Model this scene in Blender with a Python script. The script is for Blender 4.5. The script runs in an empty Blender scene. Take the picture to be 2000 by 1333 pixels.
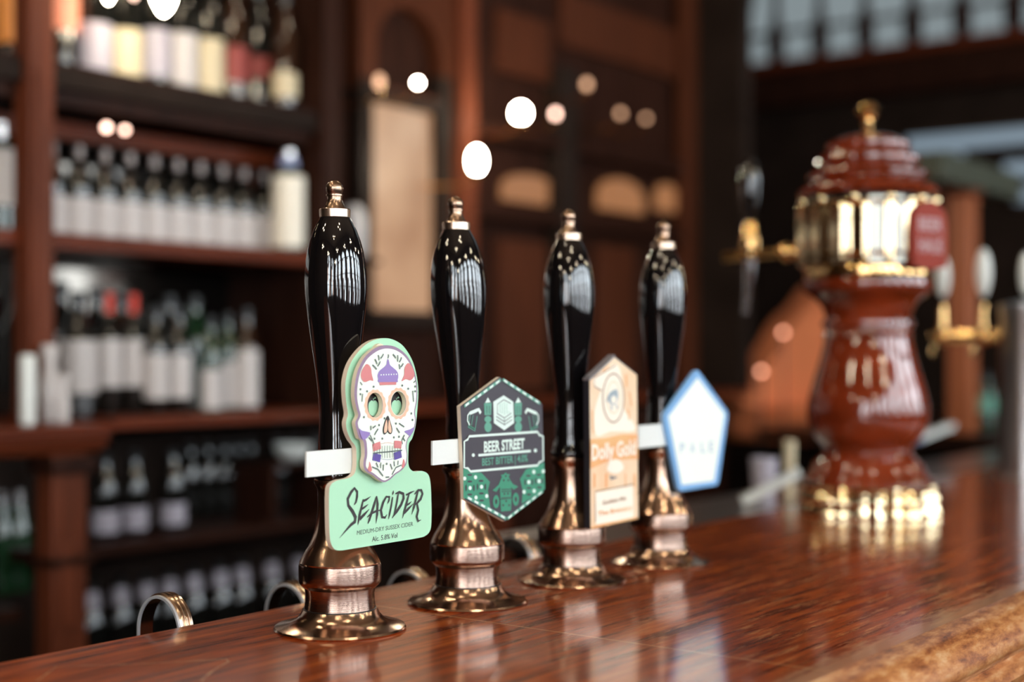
import bpy, bmesh, math, random
from mathutils import Vector, Matrix
from mathutils.geometry import tessellate_polygon
random.seed(7)
S = bpy.context.scene
COL = S.collection
PI = math.pi
F = 2778.0            # 50 mm lens on a 36 mm sensor, 2000 px wide
EYE = 1.335           # eye height; the bar top is at 1.10
BAR = 1.10
TH = math.atan2(.8, .6)   # the bar runs along u = (.6, .8); n = (-.8, .6) points to the staff side

# ------------------------------------------------------------------ camera
cam = bpy.data.cameras.new('camera'); camo = bpy.data.objects.new('camera', cam); COL.objects.link(camo)
camo.location = (0, 0, EYE); camo.rotation_euler = (PI/2, 0, 0)
cam.lens = 50; cam.sensor_width = 36; cam.shift_y = 18.5/2000
cam.clip_start = .01; cam.clip_end = 60
cam.dof.use_dof = True; cam.dof.focus_distance = 1.205; cam.dof.aperture_fstop = 2.2
S.camera = camo
# ------------------------------------------------------------------ world, exposure
w = bpy.data.worlds.new('world'); S.world = w; w.use_nodes = True
w.node_tree.nodes['Background'].inputs[0].default_value = (.5, .6, .75, 1)
w.node_tree.nodes['Background'].inputs[1].default_value = .3
S.view_settings.view_transform = 'Standard'; S.view_settings.look = 'None'
S.view_settings.exposure = 0.0; S.view_settings.gamma = 1.0; S.view_settings.use_curve_mapping = False
DAY = 8.5             # radiance of the daylit window panes behind the camera
BULB = 110.0          # radiance of small clear bulbs

# ------------------------------------------------------------------ frame helpers
def W(u, n, z=0): return Vector((.6*u-.8*n, .8*u+.6*n, z))
def depth(px, n): return n/(.6-.8*(px-1000)/F)
def U(px, n): s = (px-1000)/F; return n*(.8+.6*s)/(.6-.8*s)
def Z(px, py, n): return EYE+(685-py)/F*depth(px, n)

# ------------------------------------------------------------------ materials
MATS = {}
def nd(t, ty, **k):
    x = t.nodes.new(ty)
    for a, b in k.items(): setattr(x, a, b)
    return x
def mat(name, col, rough=.5, metal=0., coat=0., emit=None, es=0., ior=1.5, trans=0., spec=.5, noise=0., ns=8., bump=0., stretch=(1, 1, 1), col2=None, coatr=.05):
    m = bpy.data.materials.new(name); m.use_nodes = True; t = m.node_tree; b = t.nodes['Principled BSDF']
    b.inputs['Base Color'].default_value = (*col, 1); b.inputs['Roughness'].default_value = rough
    b.inputs['Metallic'].default_value = metal; b.inputs['Coat Weight'].default_value = coat; b.inputs['Coat Roughness'].default_value = coatr
    b.inputs['IOR'].default_value = ior; b.inputs['Transmission Weight'].default_value = trans
    b.inputs['Specular IOR Level'].default_value = spec
    if emit: b.inputs['Emission Color'].default_value = (*emit, 1); b.inputs['Emission Strength'].default_value = es
    if noise or bump or col2:
        tc = nd(t, 'ShaderNodeTexCoord'); mp = nd(t, 'ShaderNodeMapping'); mp.inputs['Scale'].default_value = stretch
        t.links.new(tc.outputs['Object'], mp.inputs[0])
        no = nd(t, 'ShaderNodeTexNoise'); no.inputs['Scale'].default_value = ns; no.inputs['Detail'].default_value = 6
        t.links.new(mp.outputs[0], no.inputs['Vector'])
        if noise or col2:
            r = nd(t, 'ShaderNodeValToRGB'); c2 = col2 or tuple(c*(1-noise) for c in col)
            r.color_ramp.elements[0].position = .32; r.color_ramp.elements[1].position = .68
            r.color_ramp.elements[0].color = (*c2, 1); r.color_ramp.elements[1].color = (*col, 1)
            t.links.new(no.outputs['Fac'], r.inputs[0]); t.links.new(r.outputs[0], b.inputs['Base Color'])
        if bump:
            bu = nd(t, 'ShaderNodeBump'); bu.inputs['Strength'].default_value = bump; bu.inputs['Distance'].default_value = .002
            t.links.new(no.outputs['Fac'], bu.inputs['Height']); t.links.new(bu.outputs[0], b.inputs['Normal'])
    MATS[name] = m; return m
mat('black_gloss', (.004, .0035, .004), .06, coat=1., ior=1.6, coatr=.02)
mat('bronze', (.60, .40, .29), .17, 1., bump=.03, ns=300, stretch=(1, 1, 30))
mat('bronze_brushed', (.36, .25, .20), .16, 1., bump=.10, ns=60, stretch=(1, 1, 25))
mat('finial_bronze', (.42, .28, .20), .26, 1.)
mat('ferrule', (.74, .55, .42), .27, 1., bump=.05, ns=80, stretch=(1, 1, 20))
mat('gold', (.95, .60, .26), .12, 1.)
mat('gold_pale', (.98, .78, .48), .1, 1.)
mat('chrome', (.80, .80, .82), .12, 1.)
mat('steel', (.55, .54, .54), .3, 1., bump=.03, ns=40)
mat('hoop_metal', (.72, .52, .38), .2, 1.)
mat('hoop_rim', (.80, .80, .82), .35, .6)
mat('white_plastic', (.78, .80, .76), .35)
mat('glaze_red', (.24, .032, .008), .07, coat=1., coatr=.06, noise=.55, ns=9, stretch=(1, 1, 3))
mat('mint', (.42, .74, .50), .5)
mat('mint_edge', (.74, .62, .48), .6)
mat('print_dark', (.032, .026, .028), .5)
mat('skull_rim', (.30, .20, .30), .5)
mat('skull_white', (.86, .95, .82), .45)
mat('purple', (.30, .21, .50), .5)
mat('purple_dark', (.12, .08, .36), .5)
mat('rose', (.66, .22, .22), .5)
mat('peach', (.83, .52, .36), .5)
mat('print_grey', (.13, .17, .15), .5)
mat('clip_grey', (.052, .046, .058), .42)
mat('clip_green', (.045, .27, .16), .45)
mat('clip_mid', (.12, .36, .26), .45)
mat('clip_white', (.72, .86, .78), .45)
mat('label_cream', (.84, .56, .34), .5, col2=(.88, .70, .50), ns=18)
mat('label_pale', (.92, .84, .70), .5)
mat('label_orange', (.83, .36, .14), .5, col2=(.80, .50, .22), ns=25)
mat('label_brown', (.36, .20, .11), .5)
mat('label_blue', (.35, .42, .46), .5)
mat('clip_black', (.02, .018, .022), .3)
mat('clip_grey_edge', (.20, .18, .19), .45)
mat('sky_blue', (.20, .42, .72), .4)
mat('pale_board', (.90, .95, .86), .3)
mat('pale_print', (.40, .52, .66), .5)
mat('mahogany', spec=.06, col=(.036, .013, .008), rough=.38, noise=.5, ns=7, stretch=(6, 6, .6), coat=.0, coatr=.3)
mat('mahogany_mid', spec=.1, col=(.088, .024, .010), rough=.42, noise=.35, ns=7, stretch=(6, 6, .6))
mat('mahogany_lit', spec=.1, col=(.15, .038, .017), rough=.42, noise=.35, ns=7, stretch=(6, 6, .6), coat=.0, coatr=.3)  # mid and lit are mahogany with the light it catches put into the colour
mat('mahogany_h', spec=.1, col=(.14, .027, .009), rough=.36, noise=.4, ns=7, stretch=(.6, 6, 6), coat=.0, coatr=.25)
mat('dark_wood', spec=.05, col=(.026, .016, .012), rough=.5, noise=.4, ns=6, stretch=(1, 1, 1))
mat('floor_wood', spec=.18, col=(.05, .024, .014), rough=.35, noise=.4, ns=5, stretch=(.5, 6, 1))
mat('wall_paint', (.07, .035, .02), .7, noise=.2, ns=2)
mat('ceiling_paint', (.16, .10, .06), .8)
mat('frame_paint', (.05, .03, .02), .4)
mat('mirror', (.09, .08, .07), .05, 1.)
mat('glass_dark', (.008, .008, .007), .07, coat=1., coatr=.03)
mat('glass_brown', (.03, .012, .006), .07, coat=1., coatr=.03)
mat('post_wood', (.42, .12, .045), .4, noise=.25, ns=7, stretch=(6, 6, .6))
mat('glass_green', (.012, .04, .016), .07, coat=1., coatr=.03)
mat('glass_clear', (.95, .97, .96), .03, trans=1., ior=1.45)
mat('paper_white', (.60, .55, .53), .6)
mat('paper_cream', (.66, .55, .36), .6)
mat('paper_red', (.30, .05, .04), .6)
mat('paper_salmon', (.85, .30, .18), .5)
mat('paper_blue', (.30, .34, .55), .6)
mat('paper_orange', (.85, .30, .06), .5)
mat('paper_lilac', (.44, .40, .46), .5)
mat('foil_red', (.55, .04, .02), .25, .3)
mat('foil_silver', (.72, .70, .70), .25, .9)
mat('foil_dull', (.16, .13, .12), .3, .7)
mat('cap_black', (.01, .01, .01), .3)
mat('leather', (.85, .24, .09), .45, noise=.2, ns=4)
mat('badge_red', (.24, .026, .012), .6, spec=.2)
mat('badge_text', (.40, .22, .22), .5)
mat('green_board', (.05, .055, .035), .6)
def emitter(name, c, s): return mat(name, (.02, .02, .02), .5, emit=c, es=s)
emitter('bulb', (1., .86, .62), BULB)
emitter('bulb_white', (1., .92, .72), BULB)
emitter('bulb_dim', (1., .55, .32), 2.2)
emitter('bulb_salmon', (1., .42, .26), 7.)
emitter('bulb_pink', (1., .62, .48), 9.)
emitter('day', (.78, .89, 1.), DAY)
emitter('gallery_sky', (.62, .74, .78), .36)
emitter('strip_glow', (.50, .66, .80), .42)
emitter('amber_glow', (1., .40, .14), .36)  # emission stands in for warm reflections on the screen
# warm mottled etched panel, given its own emission
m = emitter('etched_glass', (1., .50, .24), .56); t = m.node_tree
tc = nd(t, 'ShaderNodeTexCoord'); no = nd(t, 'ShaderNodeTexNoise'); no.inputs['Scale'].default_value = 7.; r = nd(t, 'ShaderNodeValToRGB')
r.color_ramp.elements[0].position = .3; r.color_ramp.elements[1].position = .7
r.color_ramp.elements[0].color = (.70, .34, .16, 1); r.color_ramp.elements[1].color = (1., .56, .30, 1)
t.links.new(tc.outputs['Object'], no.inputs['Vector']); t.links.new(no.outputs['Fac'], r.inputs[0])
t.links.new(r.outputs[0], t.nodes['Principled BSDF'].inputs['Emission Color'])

# the street seen through the daylit panes: sky above, pale facades below
m = MATS['day']; t = m.node_tree
tc = nd(t, 'ShaderNodeTexCoord'); mp = nd(t, 'ShaderNodeMapping'); mp.inputs['Scale'].default_value = (1.9, 1.9, .8)
no = nd(t, 'ShaderNodeTexVoronoi'); no.distance = 'CHEBYCHEV'; no.inputs['Scale'].default_value = 1.6; r = nd(t, 'ShaderNodeValToRGB')
r.color_ramp.interpolation = 'CONSTANT'; e = r.color_ramp.elements
e[0].position = 0; e[0].color = (.10, .08, .08, 1); e[1].position = .3; e[1].color = (.55, .68, .90, 1)
q = e.new(.45); q.color = (1.3, 1.45, 1.55, 1); q = e.new(.68); q.color = (.70, .50, .42, 1)
t.links.new(tc.outputs['Object'], mp.inputs[0]); t.links.new(mp.outputs[0], no.inputs['Vector'])
t.links.new(no.outputs['Color'], r.inputs[0]); t.links.new(r.outputs[0], t.nodes['Principled BSDF'].inputs['Emission Color'])

def bar_material(name, worn):
    m = bpy.data.materials.new(name); m.use_nodes = True; t = m.node_tree; b = t.nodes['Principled BSDF']; L = t.links.new
    tc = nd(t, 'ShaderNodeTexCoord')
    def noise(scale, st, det=8, rough=.6):
        mp = nd(t, 'ShaderNodeMapping'); mp.inputs['Scale'].default_value = st; L(tc.outputs['Object'], mp.inputs[0])
        n_ = nd(t, 'ShaderNodeTexNoise'); n_.inputs['Scale'].default_value = scale; n_.inputs['Detail'].default_value = det; n_.inputs['Roughness'].default_value = rough
        L(mp.outputs[0], n_.inputs['Vector']); return n_.outputs['Fac']
    def ramp(src, stops):
        r = nd(t, 'ShaderNodeValToRGB'); e = r.color_ramp.elements
        e[0].position, e[0].color = stops[0][0], (*stops[0][1], 1); e[1].position, e[1].color = stops[-1][0], (*stops[-1][1], 1)
        for p, c in stops[1:-1]: q = e.new(p); q.color = (*c, 1)
        L(src, r.inputs[0]); return r.outputs[0]
    def mix(f, a, c, const=None):
        x = nd(t, 'ShaderNodeMix', data_type='RGBA'); L(f, x.inputs['Factor']); L(a, x.inputs['A'])
        if const: x.inputs['B'].default_value = (*const, 1)
        else: L(c, x.inputs['B'])
        return x.outputs['Result']
    def math_(op, a, b_=None, v=None, cl=False):
        x = nd(t, 'ShaderNodeMath', operation=op); x.use_clamp = cl; L(a, x.inputs[0])
        if b_ is not None: L(b_, x.inputs[1])
        elif v is not None: x.inputs[1].default_value = v
        return x.outputs[0]
    sep = nd(t, 'ShaderNodeSeparateXYZ'); L(tc.outputs['Object'], sep.inputs[0]); X, Y = sep.outputs[0], sep.outputs[1]
    grain = noise(9, (.8, 10, 3), 10, .6); fine = noise(60, (1., 14, 4), 6)
    if not worn:
        c = ramp(grain, [(.30, (.06, .007, .002)), (.44, (.20, .028, .003)), (.56, (.38, .066, .007)), (.72, (.60, .14, .018))])
        c = mix(math_('MULTIPLY', ramp(fine, [(.45, (0, 0, 0)), (.75, (1, 1, 1))]), v=.12), c, None, (.10, .022, .008))
        # pale scratches and rubbed varnish, denser towards the customers' edge
        sc = ramp(noise(9, (1.5, 14, 3), 12, .78), [(.535, (0, 0, 0)), (.61, (1, 1, 1))])
        edge = nd(t, 'ShaderNodeMapRange'); L(Y, edge.inputs[0]); edge.inputs[1].default_value = .80; edge.inputs[2].default_value = .46; edge.inputs[3].default_value = .1; edge.inputs[4].default_value = 1.
        seg = nd(t, 'ShaderNodeMapRange'); L(X, seg.inputs[0]); seg.inputs[1].default_value = .80; seg.inputs[2].default_value = 1.25; seg.inputs[3].default_value = .12; seg.inputs[4].default_value = 1.
        seg2 = nd(t, 'ShaderNodeMapRange'); L(X, seg2.inputs[0]); seg2.inputs[1].default_value = 1.43; seg2.inputs[2].default_value = 1.46; seg2.inputs[3].default_value = 1.; seg2.inputs[4].default_value = .15
        k = math_('MULTIPLY', math_('MULTIPLY', math_('MULTIPLY', sc, edge.outputs[0]), seg.outputs[0]), seg2.outputs[0])
        c = mix(k, c, None, (.74, .36, .15))
        # darker rubbed streaks in the worn stretch
        dk = ramp(noise(7, (1.0, 11, 2), 8, .7), [(.50, (0, 0, 0)), (.60, (1, 1, 1))])
        c = mix(math_('MULTIPLY', math_('MULTIPLY', math_('MULTIPLY', dk, seg.outputs[0]), seg2.outputs[0]), v=.6), c, None, (.09, .016, .006))
        # the rubbed band beside the nosing
        wb = nd(t, 'ShaderNodeMapRange'); L(math_('ADD', Y, math_('MULTIPLY', noise(16, (2, 8, 1), 8), v=.06)), wb.inputs[0]); wb.inputs[1].default_value = .492; wb.inputs[2].default_value = .478; wb.inputs[3].default_value = 0; wb.inputs[4].default_value = .75
        c = mix(wb.outputs[0], c, None, (.46, .25, .15))
        for x0, w_, cc in ((.972, .0011, (.60, .30, .14)), (1.45, .0012, (.02, .008, .004))):
            d = math_('ABSOLUTE', math_('SUBTRACT', X, v=x0)); k = math_('LESS_THAN', d, v=w_); c = mix(math_('MULTIPLY', k, v=.8), c, None, cc)
        b.inputs['Roughness'].default_value = .42; b.inputs['Specular IOR Level'].default_value = .1
        b.inputs['Coat Weight'].default_value = 1.; b.inputs['Coat IOR'].default_value = 1.5
        cr = nd(t, 'ShaderNodeMapRange'); L(noise(5, (1, 2, 1), 4), cr.inputs[0]); cr.inputs[3].default_value = .05; cr.inputs[4].default_value = .20
        L(cr.outputs[0], b.inputs['Coat Roughness'])
        bs, bn = .12, noise(38, (1.4, 5, 2), 7)
    else:
        c = ramp(noise(20, (1.2, 4, 4), 10, .7), [(.30, (.10, .035, .015)), (.42, (.34, .10, .028)), (.54, (.60, .24, .075)), (.66, (.74, .42, .20)), (.76, (.66, .55, .50))])
        b.inputs['Roughness'].default_value = .4; b.inputs['Coat Weight'].default_value = 1.; b.inputs['Coat Roughness'].default_value = .16
        bs, bn = .7, noise(60, (1., 3, 3), 9, .7)
    L(c, b.inputs['Base Color'])
    bu = nd(t, 'ShaderNodeBump'); bu.inputs['Strength'].default_value = bs; bu.inputs['Distance'].default_value = .0012
    L(bn, bu.inputs['Height']); L(bu.outputs[0], b.inputs['Normal'])
    if not worn:
        b2 = nd(t, 'ShaderNodeBump'); b2.inputs['Strength'].default_value = .035; b2.inputs['Distance'].default_value = .002
        L(noise(9, (1, 2.5, 1), 3), b2.inputs['Height']); L(b2.outputs[0], b.inputs['Coat Normal'])
    MATS[name] = m
bar_material('bar_wood', False); bar_material('bar_worn', True)

# ------------------------------------------------------------------ mesh builder
class MB:
    def __init__(s): s.v = []; s.f = []; s.m = []; s.mats = []
    def mi(s, name):
        if name not in s.mats: s.mats.append(name)
        return s.mats.index(name)
    def add(s, vs, fs, m):
        o = len(s.v); s.v += [tuple(v) for v in vs]; k = s.mi(m)
        for f in fs: s.f.append([i+o for i in f]); s.m.append(k)
        return s
    def box(s, x0, x1, y0, y1, z0, z1, m):
        v = [(x, y, z) for x in (x0, x1) for y in (y0, y1) for z in (z0, z1)]
        return s.add(v, [(0, 1, 3, 2), (4, 6, 7, 5), (0, 4, 5, 1), (2, 3, 7, 6), (0, 2, 6, 4), (1, 5, 7, 3)], m)
    def lathe(s, prof, m, seg=48, c=(0, 0, 0), flute=0., k=16, M=None, shear=0.):
        vs, fs = [], []
        for r, z in prof:
            for i in range(seg):
                a = 2*PI*i/seg; q = r*(1+flute*math.cos(k*a))
                p = Vector((q*math.cos(a), q*math.sin(a), z))
                if M: p = M @ p
                vs.append((p.x+c[0], p.y+c[1], p.z+c[2]))
        n = len(prof)
        for j in range(n-1):
            for i in range(seg):
                i2 = (i+1) % seg; fs.append((j*seg+i, j*seg+i2, (j+1)*seg+i2, (j+1)*seg+i))
        fs.append(tuple(range(seg))[::-1]); fs.append(tuple((n-1)*seg+i for i in range(seg)))
        return s.add(vs, fs, m)
    def poly(s, loops, y0, y1, m, ms=None):      # shapes drawn in x,z ; front at y0
        ms = ms or m; L3 = [[Vector((x, z, 0)) for x, z in lp] for lp in loops]
        tri = tessellate_polygon(L3); flat = [p for lp in loops for p in lp]; N = len(flat)
        s.add([(x, y0, z) for x, z in flat], [t for t in tri], m)
        if abs(y1-y0) > 1e-7:
            s.add([(x, y1, z) for x, z in flat], [t for t in tri], ms)
            for lp in loops:
                k = len(lp); s.add([(x, y0, z) for x, z in lp]+[(x, y1, z) for x, z in lp], [(i, (i+1) % k, k+(i+1) % k, k+i) for i in range(k)], ms)
        return s
    def stroke(s, pts, y0, m, w=None, closed=False):   # brush line in x,z with widths
        P = [(p[0], p[1]) for p in pts]; Wd = [p[2] if len(p) > 2 else w for p in pts]; n = len(P); vs = []
        for i in range(n):
            a = P[i-1] if (i or closed) else P[i]; b = P[(i+1) % n] if (i < n-1 or closed) else P[i]
            d = Vector((b[0]-a[0], b[1]-a[1])); d = d.normalized() if d.length > 0 else Vector((1, 0)); q = Vector((-d.y, d.x))*Wd[i]/2
            vs += [(P[i][0]+q.x, y0, P[i][1]+q.y), (P[i][0]-q.x, y0, P[i][1]-q.y)]
        fs = [(2*i, 2*i+1, 2*i+3, 2*i+2) for i in range(n-1)]
        if closed: fs.append((2*n-2, 2*n-1, 1, 0))
        return s.add(vs, fs, m)
    def tube(s, pts, r, m, seg=12, caps=True):
        pts = [Vector(p) for p in pts]; n = len(pts); rs = r if isinstance(r, (list, tuple)) else [r]*n; vs, fs = [], []
        for i, p in enumerate(pts):
            d = (pts[min(i+1, n-1)]-pts[max(i-1, 0)]).normalized(); up = Vector((0, 0, 1)) if abs(d.z) < .95 else Vector((1, 0, 0))
            a = d.cross(up).normalized(); b = d.cross(a)
            for k in range(seg): t_ = 2*PI*k/seg; vs.append(p+(a*math.cos(t_)+b*math.sin(t_))*rs[i])
        for i in range(n-1):
            for k in range(seg): k2 = (k+1) % seg; fs.append((i*seg+k, i*seg+k2, (i+1)*seg+k2, (i+1)*seg+k))
        fs.append(tuple(range(seg))); fs.append(tuple((n-1)*seg+k for k in range(seg)))
        return s.add(vs, fs, m)
    def sphere(s, c, r, m, sx=1, sz=1, seg=20, ri=12):
        return s.lathe([(max(r*sx*math.sin(PI*j/ri), 1e-4), -r*sz*math.cos(PI*j/ri)) for j in range(ri+1)], m, seg, c)
    def extrude_x(s, prof, x0, x1, m, seg=1):     # section in y,z
        k = len(prof); vs = []
        for j in range(seg+1):
            x = x0+(x1-x0)*j/seg; vs += [(x, y, z) for y, z in prof]
        fs = [(j*k+i, j*k+(i+1) % k, (j+1)*k+(i+1) % k, (j+1)*k+i) for j in range(seg) for i in range(k)]
        fs += [tuple(range(k)), tuple(seg*k+i for i in range(k))]
        return s.add(vs, fs, m)
    def build(s, name, parent=None, loc=None, ang=34, bevel=0.):
        me = bpy.data.meshes.new(name); me.from_pydata(s.v, [], s.f)
        for i, p in enumerate(me.polygons): p.material_index = s.m[i]
        for q in s.mats: me.materials.append(MATS[q])
        bm = bmesh.new(); bm.from_mesh(me)
        bmesh.ops.recalc_face_normals(bm, faces=bm.faces)
        for f in bm.faces: f.smooth = True
        for e in bm.edges:
            if len(e.link_faces) == 2 and e.calc_face_angle(0) > math.radians(ang): e.smooth = False
        bm.to_mesh(me); bm.free()
        o = bpy.data.objects.new(name, me); COL.objects.link(o)
        if bevel:
            md = o.modifiers.new('bevel', 'BEVEL'); md.width = bevel; md.segments = 2; md.limit_method = 'ANGLE'
        if parent: o.parent = parent
        else: o.rotation_euler[2] = TH
        if loc is not None: o.location = W(*loc) if not parent else loc
        return o
def tag(o, label=None, cat=None, group=None, kind=None):
    for a, b in (('label', label), ('category', cat), ('group', group), ('kind', kind)):
        if b: o[a] = b
    return o
def thing(name, label, cat, loc, group=None, rot=0):
    o = bpy.data.objects.new(name, None); COL.objects.link(o); o.empty_display_size = .05
    o.location = W(*loc); o.rotation_euler[2] = TH+rot
    return tag(o, label, cat, group)
def dup(root, loc, label=None, rot=None):
    r = root.copy(); COL.objects.link(r); r.location = W(*loc)
    if rot is not None: r.rotation_euler[2] = TH+rot
    if label: r['label'] = label
    for ch in list(root.children):
        c = ch.copy(); COL.objects.link(c); c.parent = r
        for g in ch.children: d = g.copy(); COL.objects.link(d); d.parent = c
    return r
def smooth(pts, k=5):
    n = len(pts); out = []
    for i in range(n):
        p0, p1, p2, p3 = pts[i-1], pts[i], pts[(i+1) % n], pts[(i+2) % n]
        for j in range(k):
            t_ = j/k
            out.append(tuple(.5*(2*p1[a]+(p2[a]-p0[a])*t_+(2*p0[a]-5*p1[a]+4*p2[a]-p3[a])*t_*t_+(3*p1[a]-p0[a]-3*p2[a]+p3[a])*t_**3) for a in (0, 1)))
    return out
def ell(cx, cy, rx, ry, k=28, f=0, kk=14): return [(cx+rx*(1+f*math.cos(kk*2*PI*i/k))*math.cos(2*PI*i/k), cy+ry*(1+f*math.cos(kk*2*PI*i/k))*math.sin(2*PI*i/k)) for i in range(k)]
def text_mesh(body, mb, y0, BL, BR, TL, m, bold=0.):
    cu = bpy.data.curves.new('t', 'FONT'); cu.body = body; cu.offset = bold; cu.resolution_u = 3
    ob = bpy.data.objects.new('t', cu); COL.objects.link(ob); dg = bpy.context.evaluated_depsgraph_get()
    me = ob.evaluated_get(dg).to_mesh(); vs = [v.co.copy() for v in me.vertices]; fs = [tuple(p.vertices) for p in me.polygons]
    ob.evaluated_get(dg).to_mesh_clear(); bpy.data.objects.remove(ob); bpy.data.curves.remove(cu)
    x0, x1 = min(v.x for v in vs), max(v.x for v in vs); zb = 0.; zt = max(v.y for v in vs)
    out = []
    for v in vs:
        a = (v.x-x0)/(x1-x0); b = (v.y-zb)/(zt-zb)
        out.append((BL[0]+a*(BR[0]-BL[0])+b*(TL[0]-BL[0]), y0, BL[1]+a*(BR[1]-BL[1])+b*(TL[1]-BL[1])))
    mb.add(out, fs, m)

# ------------------------------------------------------------------ the room
NW, NB, UL, UR, CZ = -2.6, 4.2, -3.2, 6.2, 4.3
def st(name, mb, loc=(0, 0, 0)): o = mb.build(name, None, loc); o['kind'] = 'structure'; return o
st('floor', MB().box(UL-.1, UR+.1, NW-.1, NB+.1, -.05, 0, 'floor_wood'))
st('ceiling', MB().box(UL-.1, UR+.1, NW-.1, NB+.1, CZ, CZ+.05, 'ceiling_paint'))

st('wall_back', MB().box(UL, UR, NB, NB+.1, 0, CZ, 'dark_wood'))
# window wall behind the photographer: arched openings
def arch(cx, hw, z0, zs, k=14): return [(cx-hw, z0), (cx+hw, z0)]+[(cx+hw*math.cos(PI*i/k), zs+hw*math.sin(PI*i/k)) for i in range(k+1)]
WIN = [-2.5, -1.3, -.1, 1.1, 2.3, 3.5, 4.65, 5.65]; HW, WZ0, WZS = .42, .95, 2.75
loops = [[(UL, 0), (UR, 0), (UR, CZ), (UL, CZ)]]+[arch(c, HW, WZ0, WZS) for c in WIN]
st('wall_front', MB().poly(loops, NW-.12, NW, 'wall_paint'))
for i, c in enumerate(WIN):
    mb = MB(); mb.poly([arch(0, HW, WZ0-1, WZS-1)], -.09, -.085, 'day')
    f = MB(); outer, inner = arch(0, HW, WZ0-1, WZS-1), arch(0, HW-.05, WZ0-.95, WZS-1)
    f.poly([outer, inner], -.08, -.02, 'frame_paint')
    for x in (-.14, .14): f.box(x-.014, x+.014, -.075, -.03, WZ0-1, WZS-.53, 'frame_paint')
    for z in (.45, .95, 1.72): f.box(-HW+.03, HW-.03, -.072, -.032, z-.014, z+.014, 'frame_paint')
    wob = st('window_%d' % (i+1), mb, (c, NW, 1.0)); f.build('window_frame', wob, (0, 0, 0))
# side wall beyond the near end of the bar, two more arched windows
WL = [-1.7, -.5]
mb = MB(); mb.poly([[(NW, 0), (NB, 0), (NB, CZ), (NW, CZ)]]+[arch(c, HW, WZ0, WZS) for c in WL], -.12, 0, 'wall_paint'); mb.v = [(y, x, z) for x, y, z in mb.v]
st('wall_left', mb, (UL, 0, 0))
for i, c in enumerate(WL):
    def sw(m_): m_.v = [(y, x, z) for x, y, z in m_.v]; return m_
    mb = sw(MB().poly([arch(0, HW, WZ0-1, WZS-1)], -.09, -.085, 'day'))
    f = MB(); f.poly([arch(0, HW, WZ0-1, WZS-1), arch(0, HW-.05, WZ0-.95, WZS-1)], -.08, -.02, 'frame_paint')
    for x in (-.14, .14): f.box(x-.014, x+.014, -.075, -.03, WZ0-1, WZS-.53, 'frame_paint')
    for z in (.45, .95, 1.72): f.box(-HW+.03, HW-.03, -.072, -.032, z-.014, z+.014, 'frame_paint')
    wob = st('window_%d' % (i+20), mb, (UL, c, 1.0)); sw(f).build('window_frame', wob, (0, 0, 0))
# far wall with a fan window above the beam
def fan(k=20):
    return [(3.34, 2.70), (0.66, 2.70)]+[(2.0-1.34*math.cos(PI*i/k), 2.70+1.34*math.sin(PI*i/k)) for i in range(1, k)]
TR = (0.9, 2.235, 2.305, 2.47)
loops = [[(NW, 0), (NB, 0), (NB, CZ), (NW, CZ)], fan()]
mb = MB(); mb.poly(loops, 0, .12, 'dark_wood')
mb.v = [(y, x, z) for x, y, z in mb.v]
st('wall_right', mb, (UR, 0, 0))
mb = MB(); mb.poly([[(a-2, b-2.7) for a, b in fan()]], .10, .105, 'gallery_sky'); mb.v = [(y, x, z) for x, y, z in mb.v]
wf = st('window_9', mb, (UR, 2.0, 2.7))
f = MB(); f.poly([[(a-2, b-2.7) for a, b in fan()], [((a-2)*.95, .02+(b-2.7)*.95) for a, b in fan()]], -.02, .08, 'frame_paint'); f.v = [(y, x, z) for x, y, z in f.v]
f.build('window_frame', wf, (0, 0, 0))
f = MB()
for k in range(12):
    y = 1.27-.223*k; h = math.sqrt(max(1.34**2-y*y, .01))-.03
    f.lathe([(.03, 0), (.042, .04), (.045, .1), (.03, .17), (.018, .24), (.022, h*.6), (.018, max(h, .3))], 'mahogany', 12, (-.05, y, .0))
f.box(-.055, -.03, -1.2, 1.2, .13, .15, 'frame_paint')
f.build('baluster', wf, (0, 0, 0))
st('trim_1', MB().box(-.14, 0, -2.6, 2.2, -.10, .10, 'mahogany').box(-.18, 0, -2.6, 2.2, .06, .10, 'mahogany_h'), (UR, 2.0, 2.58))
# bluish strips on the far wall, given their own emission
def nU(px, u): s = (px-1000)/F; return u*(.6-.8*s)/(.8+.6*s)
def dU(px, u): return u/(.8+.6*(px-1000)/F)
def zU(px, py, u): return EYE+(685-py)/F*dU(px, u)
k = 10
for (pa, pb, ya, yb) in ((1772, 2090, 270, 300), (1780, 1882, 304, 334), (1962, 2090, 318, 349), (1984, 2090, 370, 396)):
    u = UR-.04; y0, y1 = nU(pa, u), nU(pb, u); z1, z0 = zU(pa, ya, u), zU(pa, yb, u)
    c = ((y0+y1)/2, (z0+z1)/2); hy, hz = abs(y0-y1)/2, (z1-z0)/2
    o = st('window_%d' % k, MB().box(-.004, 0, -hy, hy, -hz, hz, 'strip_glow'), (u, c[0], c[1])); k += 1
    MB().box(-.012, .035, -hy-.015, hy+.015, hz, hz+.012, 'frame_paint').box(-.012, .035, -hy-.015, hy+.015, -hz-.012, -hz, 'frame_paint').box(.001, .035, -hy, hy, -hz, hz, 'frame_paint').build('window_frame', o, (0, 0, 0))

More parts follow.
